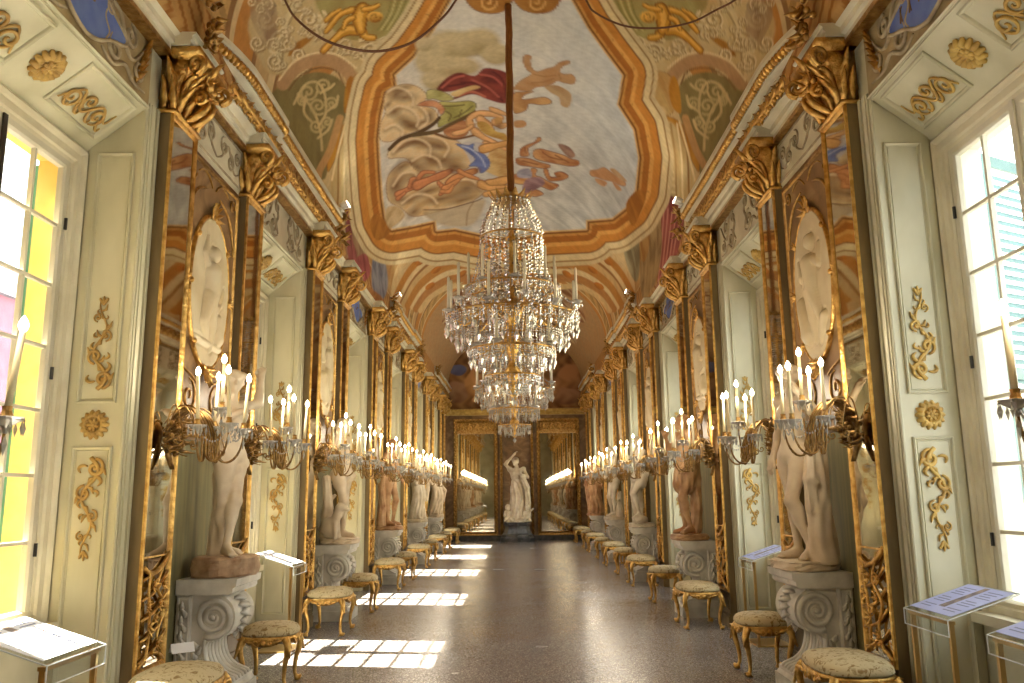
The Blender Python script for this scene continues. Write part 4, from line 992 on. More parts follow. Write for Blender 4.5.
# ---------------------------------------------------------------- end wall and back wall
def build_end():
    xs = np.linspace(-2.56, 2.56, 150); zs = np.concatenate([np.linspace(4.35, 7.2, 90)])
    X, Z = np.meshgrid(xs, zs); V = np.stack([X.ravel(), np.full(X.size, YEND), Z.ravel()], 1)
    col = np.tile(np.array(srgb(150, 116, 72)), (len(V), 1)); p = Painter(V, col)
    f = np.clip(.5+.5*p.n1, 0, 1)[:, None]; col[:] = np.array(srgb(178, 132, 84))*(1-f)+np.array(srgb(116, 78, 48))*f
    for x, y, rx, ry, a, b in ((458, 370, 9, 6, (112, 116, 150), (84, 80, 104)), (456, 392, 14, 12, (176, 134, 98), (112, 74, 52)), (474, 384, 10, 14, (196, 146, 92), (140, 92, 54)), (570, 380, 16, 18, (180, 130, 88), (110, 72, 48)), (582, 352, 12, 14, (186, 140, 96), (120, 80, 52)), (566, 396, 16, 9, (168, 124, 90), (104, 70, 48)), (590, 376, 8, 12, (150, 110, 78), (96, 64, 44)), (446, 344, 10, 12, (190, 144, 98), (110, 74, 48)), (512, 360, 30, 22, (190, 150, 106), (140, 96, 60)), (540, 390, 20, 12, (180, 136, 94), (120, 80, 54))):
        p.blob(x, y, rx, ry, a, b)
    p.stroke([(476, 362), (472, 376), (480, 390), (474, 400)], 4, (206, 152, 98))
    ny, ns = len(zs), len(xs); i = np.arange((ny-1)*(ns-1)); r, c = i//(ns-1), i % (ns-1); q = r*ns+c
    me = np_mesh('lunette', V, np.stack([q, q+1, q+ns+1, q+ns], 1))
    at = me.attributes.new('paint', 'FLOAT_COLOR', 'POINT'); c4 = np.ones((len(V), 4), np.float32); c4[:, :3] = col; at.data.foreach_set('color', c4.ravel())
    w = MB().box(-2.98, 2.98, YEND, YEND+.3, 0, 4.4).build('wall_end', M['brown']); tag(w, 'brown marbled end wall carrying two tall mirrors', 'wall', kind='structure')
    link('lunette_painting', me, M['fresco'], w)
    e = MB(); e.prism([(YEND+.05, 4.22), (YEND-.10, 4.22), (YEND-.12, 4.28), (YEND-.20, 4.36), (YEND-.20, 4.42), (YEND+.05, 4.46)], lambda a, b, d: (d, a, b), -2.5, 2.5)
    e.build('end_cornice', M['ochre_light'], w)
    MB().box(-2.5, 2.5, YEND-.10, YEND, 0, .16).build('dark_base', M['dark_marble'], w)
    b = MB().box(-2.98, 2.98, -2.8, -2.6, 0, 7.2).build('wall_back', M['plaster']); tag(b, 'cream wall behind the viewer', kind='structure')
build_end()
# opposite buildings and sky outside the windows
def outside():
    b = MB(); b.box(-22, -20, 6, 60, -8, 9.4); 
    r = empty('opposite_palace', (0, 0, 0)); tag(r, 'pink palace front with grey roof seen through the left windows', 'building', kind='structure')
    b.build('pink_facade', M['pink'], r)
    q = MB(); q.prism([(-19.7, 9.4), (-22.5, 9.4), (-22.5, 11.2)], lambda a, c, d: (a, d, c), 5.5, 60.5); q.build('grey_roof', M['grey_roof'], r)
    w = MB()
    for i in range(14):
        for z in (0, 4.6): w.box(-20.06, -19.98, 8+3.6*i, 9.3+3.6*i, z, z+2.4)
    w.build('facade_windows', M['grey_roof'], r)
    r2 = MB().box(20, 22, 2, 60, -8, 7.0).build('courtyard_wing', M['sash']); tag(r2, 'pale courtyard wing outside the right windows', 'building', kind='structure')
    w2 = MB(); w2.box(-30, -3.8, -1.6, 1.0, -8, 15); w2.prism([(-1.9, 15), (1.3, 15), (-.3, 16.2)], lambda a_, z_, d_: (d_, a_, z_), -30, -3.6)  # unseen block added to keep sky light off the nearest left reveal
    o = w2.build('added_shade_block', M['wing']); tag(o, 'unseen ochre block added past the left wall to shade the window', 'building', kind='structure')
    g = MB().box(-40, -3.4, -30, 80, -8.2, -8).build('ground_west', M['grey_roof']); tag(g, kind='structure')
    g = MB().box(3.4, 40, -30, 80, -8.2, -8).build('ground_east', M['grey_roof']); tag(g, kind='structure')
outside()
# ================================================================== FIGURES
def human(J, female=False, hair=True, fingers=True):
    g = lambda k: np.array(J[k], float)
    pel, ch, nk, hd = g('pel'), g('chest'), g('neck'), g('head')
    pr = []
    mid = (pel*.55+ch*.45)
    pr += [('ell', pel+(0, 0, -.01), (.115, .165, .13), {'k': .06}), ('cap', pel, mid, .118, .106), ('cap', mid, ch, .106, .12), ('ell', ch, (.112, .158, .17), {'k': .06}), ('cap', ch+(0, 0, .12), nk, .075, .052), ('cap', nk, hd, .05, .048)]
    pr += [('ell', ch+(.075, .075, .05), (.06, .07, .07) if female else (.045, .075, .06), {'k': .03}), ('ell', ch+(.075, -.075, .05), (.06, .07, .07) if female else (.045, .075, .06), {'k': .03})]
    pr += [('ell', pel+(-.07, .07, -.04), (.09, .09, .10), {'k': .04}), ('ell', pel+(-.07, -.07, -.04), (.09, .09, .10), {'k': .04})]
    fx = J.get('face', (1, 0, 0)); fx = np.array(fx, float); fx /= np.linalg.norm(fx); sd = np.cross((0, 0, 1), fx); up = np.cross(fx, sd)
    pr += [('ell', hd+up*.02, (.085, .078, .11), {'k': .02}), ('cap', hd+fx*.05-up*.04, hd+fx*.06-up*.075, .045, .028, {'k': .02}), ('cap', hd+fx*.085+up*.03, hd+fx*.105-up*.012, .010, .016, {'k': .012}), ('cap', hd+fx*.078+sd*.03+up*.035, hd+fx*.078-sd*.03+up*.035, .012, .012, {'k': .012})]
    for q in (1, -1): pr += [('ell', hd+fx*.088+sd*q*.028+up*.012, (.012, .012, .010), {'sub': True, 'k': .01}), ('ell', hd+sd*q*.078, (.022, .014, .03), {'k': .01})]
    pr += [('cap', hd+fx*.089+sd*.018-up*.045, hd+fx*.089-sd*.018-up*.045, .007, .007, {'k': .008})]
    if hair:
        for i in range(9):
            a = PI*(.28+1.44*i/8); v = fx*math.cos(a)*.075+sd*math.sin(a)*.075
            pr.append(('ell', hd+v+up*(.06+.02*math.sin(i*2.3)), (.035, .035, .035), {'k': .015}))
        pr += [('ell', hd-fx*.03+up*.075, (.08, .075, .06), {'k': .02}), ('ell', hd-fx*.09+up*.0, (.05, .06, .05), {'k': .02})]
    for s in ('l', 'r'):
        S, E, W = g('s'+s), g('e'+s), g('w'+s); H, K, A, T = g('h'+s), g('k'+s), g('a'+s), g('t'+s)
        q = 1 if s == 'l' else -1
        pr += [('cap', ch+(0, q*.07, .11), S, .075, .062), ('ell', S, (.07, .066, .07), {'k': .03}), ('cap', S, E, .053, .042), ('cap', E, W, .044, .029), ('ell', E+(W-E)*.25, (.046, .046, .06), {'k': .03})]
        d = (W-E)/np.linalg.norm(W-E); ax = np.cross(d, (0, 0, 1)); ax = ax/(np.linalg.norm(ax)+1e-6) if np.linalg.norm(ax) > .2 else np.array((1., 0, 0)); nn = np.cross(ax, d)
        pr += [('cap', W+d*.02, W+d*.075, .030, .036, {'k': .02})]
        if fingers:
            for i, L in enumerate((.062, .075, .07, .055)):
                b = W+d*.10+ax*(i-1.5)*.022; k1 = b+d*L*.55+nn*.006; t1 = k1+d*L*.45-nn*.03
                pr += [('cap', b, k1, .0125, .011, {'k': .006}), ('cap', k1, t1, .011, .009, {'k': .006})]
            b = W+d*.045-ax*.034; pr += [('cap', b, b+d*.045-ax*.03, .0135, .011, {'k': .008}), ('cap', b+d*.045-ax*.03, b+d*.08-ax*.026, .011, .009, {'k': .006})]
        pr += [('cap', H, K, .09, .056), ('ell', H+(0, 0, -.10)*np.array((1, 1, 1)), (.095, .085, .14), {'k': .05}), ('ell', K, (.058, .054, .062), {'k': .03}), ('cap', K, A, .054, .034), ('ell', K+(A-K)*.28+(-.022, 0, 0), (.054, .05, .105), {'k': .04})]
        dt = T-A; dt[2] = 0; dt /= np.linalg.norm(dt)+1e-6; hl = A-dt*.045; hl[2] = A[2]-.04
        pr += [('cap', A, A+(0, 0, -.035), .036, .036, {'k': .02}), ('cap', hl, T, .034, .030, {'k': .03}), ('cap', A+dt*.03+(0, 0, -.005), T, .034, .024, {'k': .03})]
        sdv = np.cross((0, 0, 1), dt)
        for i in range(5): pr.append(('ell', T+dt*(.028-.006*i*q*0)+sdv*(i-2)*.017+(0, 0, -.008), (.017, .011, .012), {'k': .006}))
    return pr
BASE = dict(pel=(0, 0, .95), chest=(0, 0, 1.26), neck=(0, 0, 1.49), head=(.03, 0, 1.62), sl=(0, .19, 1.42), sr=(0, -.19, 1.42), el=(-.02, .26, 1.14), wl=(.06, .28, .88), er=(-.02, -.26, 1.14), wr=(.06, -.28, .88),
            hl=(0, .095, .92), hr=(0, -.095, .92), kl=(.04, .11, .50), kr=(.03, -.10, .50), al=(0, .12, .08), ar=(-.02, -.12, .08), tl=(.15, .16, .03), tr=(.13, -.16, .03), face=(1, 0, 0))
def pose(**k): d = dict(BASE); d.update(k); return d
def trunk(x, y, h, r=.075): return [('cap', (x, y, .02), (x+.02, y, h*.5), r*1.25, r, {'fold': .010, 'nf': 7}), ('cap', (x+.02, y, h*.5), (x-.01, y-.01, h), r, r*.75, {'fold': .010, 'nf': 6}), ('cap', (x, y, h*.6), (x+.08, y+.09, h*.72), .035, .025)]
def skirt(z1, z0, r1, r0, c1=(0, 0), c0=(0, 0), f=.018, nf=11, ph=0): return [('cap', (c1[0], c1[1], z1), (c0[0], c0[1], z0), r1, r0, {'fold': f, 'nf': nf, 'ph': ph, 'k': .03})]
def sash(p, r=.045, f=.010): return [('cap', p[i], p[i+1], r, r, {'fold': f, 'nf': 6, 'ph': i, 'k': .03}) for i in range(len(p)-1)]
def rock_base(rx, ry, h, seed):
    r = np.random.RandomState(seed); q = [('cap', (0, -ry*.5, -h*.5), (0, ry*.5, -h*.5), rx*.9, rx*.85, {'fold': .02, 'nf': 5, 'ph': seed})]
    return q
LOOK = {}
def statue_parts(idx):
    """prims in a 1.75 m frame, and the marble"""
    if idx == 0:      # nude, legs crossed, arms raised to the side
        J = pose(pel=(0, .02, .95), chest=(.0, -.02, 1.26), neck=(0, -.03, 1.49), head=(.02, -.02, 1.62), hl=(0, .11, .92), hr=(0, -.08, .92), kl=(.10, -.03, .50), al=(.09, -.13, .09), tl=(.20, -.20, .03), kr=(-.02, -.05, .50), ar=(-.05, .02, .08), tr=(.10, .05, .03),
                 sr=(0, -.2, 1.43), er=(.02, -.30, 1.22), wr=(.12, -.16, 1.30), sl=(0, .17, 1.40), el=(.05, .36, 1.46), wl=(.02, .44, 1.70), face=(.7, -.7, 0))
        return human(J)+trunk(-.13, .06, .75)+sash([(-.1, .12, .95), (.05, .16, .86), (.06, .02, .80), (-.05, -.15, .9)], .04)
    if idx == 1:      # nude with hound at the foot
        J = pose(pel=(0, .03, .95), chest=(0, .0, 1.26), hl=(0, .12, .92), hr=(0, -.07, .92), kl=(.0, .14, .5), al=(-.02, .12, .08), tl=(.12, .16, .03), kr=(.10, -.10, .52), ar=(-.04, -.14, .10), tr=(.08, -.22, .03), er=(.04, -.34, 1.20), wr=(.10, -.38, 1.42), el=(-.06, .30, 1.16), wl=(.05, .20, .98), face=(.8, .6, 0))
        dog = [('ell', (-.02, -.27, .16), (.14, .09, .15), {'k': .04}), ('cap', (.06, -.28, .26), (.12, -.28, .42), .07, .06), ('ell', (.15, -.28, .45), (.08, .06, .06), {'k': .03}), ('cap', (.18, -.28, .44), (.26, -.28, .41), .04, .028), ('cap', (.10, -.24, .46), (.08, -.22, .38), .025, .02), ('cap', (.08, -.24, .22), (.10, -.23, .02), .035, .028), ('cap', (.08, -.33, .22), (.10, -.34, .02), .035, .028), ('ell', (-.08, -.22, .10), (.09, .06, .09), {'k': .03}), ('cap', (-.14, -.3, .1), (-.22, -.24, .16), .02, .015)]
        return human(J)+dog+trunk(-.14, -.16, .85)
    if idx == 2:      # tanned youth with tilted hips and curly head
        J = pose(pel=(0, -.03, .95), chest=(.02, .02, 1.26), neck=(0, .03, 1.49), head=(.03, .05, 1.63), hl=(0, .07, .92), hr=(0, -.13, .92), kl=(.09, .10, .51), al=(.0, .14, .08), tl=(.12, .22, .03), kr=(.0, -.12, .5), ar=(0, -.10, .08), tr=(.15, -.12, .03), el=(-.04, .33, 1.22), wl=(.09, .30, 1.0), er=(-.12, -.30, 1.2), wr=(-.06, -.22, .98), face=(.9, -.4, 0))
        return human(J)+trunk(-.12, -.18, .82)+sash([(-.06, -.22, .98), (-.08, -.24, .7), (-.06, -.2, .42)], .05)
    if idx == 3:      # draped, one arm across the breast
        J = pose(chest=(.02, .02, 1.26), head=(.05, .02, 1.62), er=(.03, -.30, 1.20), wr=(.17, -.06, 1.27), el=(.02, .30, 1.15), wl=(.20, .26, 1.0), kl=(.10, .10, .52), tl=(.17, .14, .03), face=(.85, .5, 0))
        return human(J, True)+skirt(1.02, .55, .15, .17, (0, 0), (.02, .02))+skirt(.62, .06, .15, .21, (.01, 0), (-.01, .0), .022, 13, 1)+sash([(.0, .2, 1.42), (.12, .02, 1.2), (.13, -.12, 1.02), (.02, -.2, .92), (-.1, -.05, .95)], .05)+sash([(.2, .27, 1.0), (.18, .24, .75), (.14, .24, .5)], .05)
    if idx == 4:      # draped, twisting, with flying cloth
        J = pose(pel=(0, .05, .95), chest=(.06, -.02, 1.26), neck=(.06, -.04, 1.48), head=(.10, -.06, 1.60), sl=(.02, .15, 1.42), sr=(.10, -.20, 1.42), er=(.2, -.34, 1.30), wr=(.28, -.24, 1.52), el=(-.12, .28, 1.24), wl=(-.06, .40, 1.08), kl=(.12, .14, .52), al=(.0, .16, .08), tl=(.14, .2, .03), face=(.6, -.8, 0))
        return human(J, True)+skirt(1.02, .5, .15, .19, (0, .05), (.05, .05), .022, 9)+skirt(.6, .06, .17, .22, (.04, .05), (-.02, .05), .026, 12, 2)+sash([(.1, -.2, 1.42), (.16, .05, 1.15), (.05, .22, .98), (-.15, .2, 1.05), (-.2, .38, 1.15), (-.12, .46, 1.3)], .055, .014)+sash([(.05, .22, .98), (.2, .28, .75), (.12, .32, .45), (.05, .26, .2)], .06, .014)
    if idx == 5:      # nude leaning on a tall stump, hand raised
        J = pose(pel=(.0, -.04, .95), chest=(.0, .02, 1.26), hl=(0, .06, .92), hr=(0, -.14, .92), kr=(.0, -.12, .5), ar=(-.02, -.10, .08), tr=(.13, -.12, .03), kl=(.11, .04, .51), al=(-.02, .10, .10), tl=(.10, .16, .03), el=(.0, .34, 1.25), wl=(.12, .28, 1.45), er=(-.04, -.30, 1.16), wr=(.05, -.30, .92), face=(.8, .5, 0))
        return human(J)+trunk(-.06, .22, .92, .10)+sash([(.0, .22, .9), (.05, .26, .7), (.03, .24, .45)], .055)
    if idx == 6:      # short tunic, bare legs
        J = pose(er=(.10, -.30, 1.22), wr=(.20, -.20, 1.40), el=(.0, .30, 1.16), wl=(.14, .28, 1.0), kl=(.12, .10, .52), al=(.02, .12, .10), tl=(.16, .16, .03), face=(.9, -.4, 0))
        return human(J)+skirt(1.0, .74, .14, .165, (0, 0), (.02, 0), .022, 12)+[('ell', (0, 0, 1.22), (.125, .175, .19), {'k': .04, 'fold': .004})]+sash([(.02, .2, 1.44), (-.1, .12, 1.2), (-.16, .0, .8), (-.14, .02, .35), (-.12, .0, .06)], .075, .014)+sash([(.02, -.2, 1.44), (-.1, -.05, 1.25), (-.16, .0, .9)], .06)
    if idx == 7:      # bent white leg, loincloth
        J = pose(pel=(.02, .02, .95), hl=(0, .11, .92), kl=(.20, .12, .58), al=(.10, .16, .18), tl=(.24, .2, .12), kr=(-.02, -.10, .5), ar=(-.05, -.10, .08), tr=(.1, -.14, .03), el=(.12, .30, 1.22), wl=(.24, .16, 1.30), er=(-.1, -.3, 1.2), wr=(-.02, -.36, 1.0), face=(.7, .7, 0))
        return human(J)+[('ell', (.1, .17, .07), (.16, .12, .09), {'fold': .01, 'k': .03})]+sash([(-.02, -.16, .95), (.12, -.05, .88), (.1, .12, .9), (-.1, .1, .98)], .055, .012)+sash([(.1, -.08, .9), (.1, -.14, .6), (.04, -.2, .3), (0, -.2, .06)], .06, .014)
    if idx == 8:      # slender white figure in an S curve
        J = pose(pel=(.02, .06, .95), chest=(-.02, -.02, 1.26), neck=(0, -.05, 1.48), head=(.03, -.08, 1.61), sl=(0, .16, 1.40), sr=(0, -.21, 1.42), hl=(0, .15, .92), hr=(0, -.04, .92), kl=(.04, .10, .5), al=(-.02, .02, .08), tl=(.13, .04, .03), kr=(.12, -.02, .52), ar=(.0, -.10, .09), tr=(.12, -.18, .03), er=(.06, -.30, 1.2), wr=(.16, -.12, 1.08), el=(.0, .26, 1.6), wl=(.03, .08, 1.74), face=(.8, -.6, 0))
        return human(J, True)+trunk(-.14, .08, .6)
    if idx == 9:      # tan draped figure in heavy folds
        J = pose(chest=(.03, .0, 1.26), head=(.06, .03, 1.61), el=(.06, .30, 1.22), wl=(.2, .12, 1.36), er=(.02, -.32, 1.2), wr=(.16, -.34, 1.0), face=(.9, .4, 0))
        return human(J, True)+skirt(1.05, .5, .17, .21, (0, 0), (.04, -.02), .028, 10)+skirt(.6, .05, .2, .25, (.03, 0), (-.02, .02), .03, 11, 3)+sash([(.0, .2, 1.44), (.15, .06, 1.25), (.16, -.14, 1.08), (.0, -.26, .95), (-.16, -.08, 1.0)], .07, .016)+sash([(.16, -.34, 1.0), (.14, -.34, .7), (.1, -.32, .3)], .065, .016)+sash([(0, -.2, 1.43), (-.14, 0, 1.2), (-.16, .1, .8)], .07, .016)
    # end wall group: draped woman, arm over the head, children at her feet
    J = pose(chest=(.02, -.02, 1.26), head=(.06, -.04, 1.62), er=(.02, -.32, 1.56), wr=(.04, -.10, 1.80), el=(.10, .30, 1.2), wl=(.22, .16, 1.26), kl=(.12, .1, .52), face=(.8, -.5, 0))
    kid = lambda x, y, z: [('ell', (x, y, z+.18), (.09, .09, .14), {'k': .03}), ('ell', (x+.04, y, z+.38), (.075, .075, .085), {'k': .02}), ('cap', (x, y-.05, z+.1), (x+.14, y-.08, z+.02), .05, .035), ('cap', (x, y+.05, z+.1), (x+.14, y+.1, z+.03), .05, .035), ('cap', (x+.02, y+.07, z+.26), (x+.06, y+.18, z+.36), .032, .025), ('cap', (x+.02, y-.07, z+.26), (x+.1, y-.1, z+.14), .032, .025)]
    return human(J, True)+skirt(1.04, .5, .16, .2, (0, 0), (.04, .02), .024, 10)+skirt(.6, .05, .18, .26, (.03, 0), (0, 0), .028, 12, 1)+sash([(.2, .16, 1.2), (.22, .28, .9), (.16, .3, .5), (.1, .3, .1)], .07, .016)+sash([(.0, -.2, 1.42), (.14, -.02, 1.15), (.05, .2, .98), (-.12, .1, 1.0)], .06, .014)+kid(.16, -.26, .0)+kid(.2, .26, -.02)+[('ell', (.05, 0, .0), (.29, .31, .12), {'fold': .012, 'k': .04})]
def make_statue(idx, m, vox, H, label, flip=False, base=True):
    pr = statue_parts(idx); V, Fc = sdf_mesh(pr, vox*1.75/H, .026)
    V = V*(H/1.75)
    if flip: V[:, 1] *= -1; Fc = Fc[:, ::-1]
    V[:, 2] = np.maximum(V[:, 2], -.02) if base else np.maximum(V[:, 2], -.03)+.036
    root = empty('marble_statue'); tag(root, label, 'statue', 'marble statues between the mirror pilasters')
    hb = .15 if idx == 0 else .075; ztop = hb if base else 0
    o = link('body', np_mesh('body', V, Fc), m, root); o.location = (0, 0, ztop-.004)
    if base:
        b = MB(); r = np.random.RandomState(idx+3); n = 22
        prof = [(.95, 0), (1.0, .02), (1.02, .07), (.98, .115), (1.0, .14), (.93, .16)]
        mul = [1+.06*math.sin(3*2*PI*j/n+idx)+.05*r.rand() for j in range(n)]
        vs = []; fs = []
        for rr, z in prof:
            for j in range(n):
                a = 2*PI*j/n; ex = .21*(abs(math.cos(a))**.75)*math.copysign(1, math.cos(a)); ey = .255*(abs(math.sin(a))**.75)*math.copysign(1, math.sin(a))
                w = rr*mul[j]*(1+.03*math.sin(j*2.4+z*60)); vs.append((ex*w, ey*w, z*hb/.16))
        for i in range(len(prof)-1):
            for j in range(n): fs.append((i*n+j, i*n+(j+1) % n, (i+1)*n+(j+1) % n, (i+1)*n+j))
        fs.append(tuple(range(n-1, -1, -1))); fs.append(tuple(len(vs)-n+j for j in range(n)))
        b.add(vs, fs).build('rock_base', M['rock'] if idx == 0 else m, root)
    return root

# ================================================================== WALL FURNITURE
def on_side(s, y): return ((s*XW, y, 0), 0 if s < 0 else PI)

def make_pilaster():
    root = empty('mirror_pilaster')
    b = MB(); b.box(0, .10, -PW/2, PW/2, 0, ZCAPB); b.box(0, .125, -PW/2-.012, PW/2+.012, 0, .12); b.box(0, .115, -PW/2-.006, PW/2+.006, .12, .15)
    mp = lambda y, z, d: (.10+d, y, z)
    moulding(b, mp, -.18, .18, .19, .36, [(0, 0), (0, .008), (.012, .012), (.02, 0)])
    b.build('shaft', M['pier_side'], root)
    MB().box(.1005, .104, -.195, .195, .42, 4.2).build('mirror', M['mirror'], root)
    f = MB(); moulding(f, mp, -PW/2, PW/2, .385, ZCAPB, [(0, 0), (0, .016), (.008, .024), (.02, .02), (.03, .012), (.036, .002)])
    for z in (1.12, 2.2, 3.2): f.box(.10, .112, -.195, .195, z-.006, z+.006) if z < 1.2 else None
    f.build('gilded_frame', M['gold'], root, False)
    g = MB(); gp = lambda y, z, d=.012: (.106+d, y, z)
    for i in range(5):     # slanting waves of the trellis
        z = .46+.13*i
        cv = bez((-.19, z+.00), (-.06, z+.02), (.04, z+.03), (.19, z+.16), 12); g.tube([gp(a, c) for a, c in cv], taper(13, .012, .7), 6)
    for y0, y1, z0, z1 in ((-.12, -.08, .44, 1.04), (.10, .05, .46, 1.06)):
        cv = catmull([(y0, z0), (y1, z0+.15), (y0+.03, z0+.32), (y1-.04, z0+.46), (y0, z1)], 6); g.tube([gp(a, c, .02) for a, c in cv], taper(len(cv), .012, .5), 6)
    for y, z, r in ((-.05, .93, .05), (.06, .80, .05), (-.08, .66, .055), (.05, .55, .05), (.1, .93, .045), (-.12, .8, .04), (0, .72, .04), (-.02, .50, .04)):
        for k in range(5):
            a = 2*PI*k/5+z*7; g.leaf(gp(y, z, .014), gp(y+r*math.cos(a), z+r*math.sin(a), .03), r*.75, (1, 0, 0), .25, .3)
        g.ell(gp(y, z, .03), (.014, .014, .014), 6, 4)
    cv = bez((-.19, 1.06), (-.1, .98), (.06, 1.0), (.19, 1.12), 12); g.tube([gp(a, c) for a, c in cv], taper(13, .017, .7), 6)
    cv = bez((-.19, .43), (-.06, .52), (.06, .52), (.19, .43), 12); g.tube([gp(a, c) for a, c in cv], taper(13, .015, .7), 6)
    g.build('gilded_trellis', M['gold'], root, True)
    c = MB()
    c.prism([(0, ZCAPB), (.125, ZCAPB), (.12, ZCAPB+.06), (.14, ZCAPB+.22), (.19, ZCAPB+.36), (.235, ZCAPB+.44), (0, ZCAPB+.44)], lambda x, z, d: (x, d, z), -.215, .215)
    c.prism([(0, ZCAPB+.42), (.27, ZCAPB+.42), (.30, ZCAPB+.45), (.30, ZCAPB+.49), (0, ZCAPB+.49)], lambda x, z, d: (x, d, z), -.28, .28)
    c.tube([(.0, -.235, ZCAPB+.01), (.125, -.235, ZCAPB+.01), (.125, .235, ZCAPB+.01), (.0, .235, ZCAPB+.01)], .018, 8)
    for y in (-.17, -.06, .06, .17): c.leaf((.125, y, ZCAPB+.03), (.185, y*1.1, ZCAPB+.23), .11, (1, 0, .0), .35, .25)
    for y in (-.115, 0, .115): c.leaf((.14, y, ZCAPB+.14), (.215, y*1.15, ZCAPB+.36), .115, (1, 0, .05), .42, .25)
    for q in (-1, 1):
        for x in (.04, .10):
            c.leaf((x, q*.215, ZCAPB+.03), (x+.02, q*.25, ZCAPB+.25), .08, (0, q, 0), .25, .25)
        c.leaf((.08, q*.22, ZCAPB+.16), (.10, q*.265, ZCAPB+.38), .09, (0, q, 0), .3, .25)
        # corner scrolls rolling out towards the hall
        sp = spiral(.27, ZCAPB+.36, .075, 1.5, -PI/2, 1, 26)
        for w in (-.016, .016): c.tube([(x, q*(.215+.35*(x-.2))+w, z) for x, z in sp], taper(26, .020, .55), 6)
        cv = bez((.13, ZCAPB+.1), (.16, ZCAPB+.25), (.2, ZCAPB+.30), (.27, ZCAPB+.285), 10); c.tube([(x, q*(.16+.4*(x-.13)), z) for x, z in cv], taper(11, .022, .6), 6)
        sp = spiral(.245, ZCAPB+.17, .05, 1.3, PI/2, -1, 20); c.tube([(x, q*.09, z) for x, z in sp], taper(20, .018, .6), 6)
    cv = bez((.14, ZCAPB+.02), (.2, ZCAPB+.05), (.3, ZCAPB+.08), (.30, ZCAPB+.17), 10)
    for y in (-.05, .05): c.tube([(x, y, z) for x, z in cv], taper(11, .026, .5), 7)
    for i in range(11):
        a = i*2.4; rr = .03+.011*i
        c.ell((.235+.03*math.sin(i*1.7), rr*math.cos(a), ZCAPB+.30+rr*.8*math.sin(a)), (.026, .026, .026), 7, 5)
    c.ell((.27, 0, ZCAPB+.31), (.045, .04, .05), 8, 6)
    for k in range(7):
        a = 2*PI*k/7; c.leaf((.25, .02*math.cos(a), ZCAPB+.30+.02*math.sin(a)), (.29, .11*math.cos(a), ZCAPB+.31+.11*math.sin(a)), .06, (1, 0, 0), .15, .3)
    c.leaf((.27, 0, ZCAPB+.36), (.33, 0, ZCAPB+.5), .1, (1, 0, 0), .2, .3)
    c.build('gilded_capital', M['gold'], root, True)
    return root

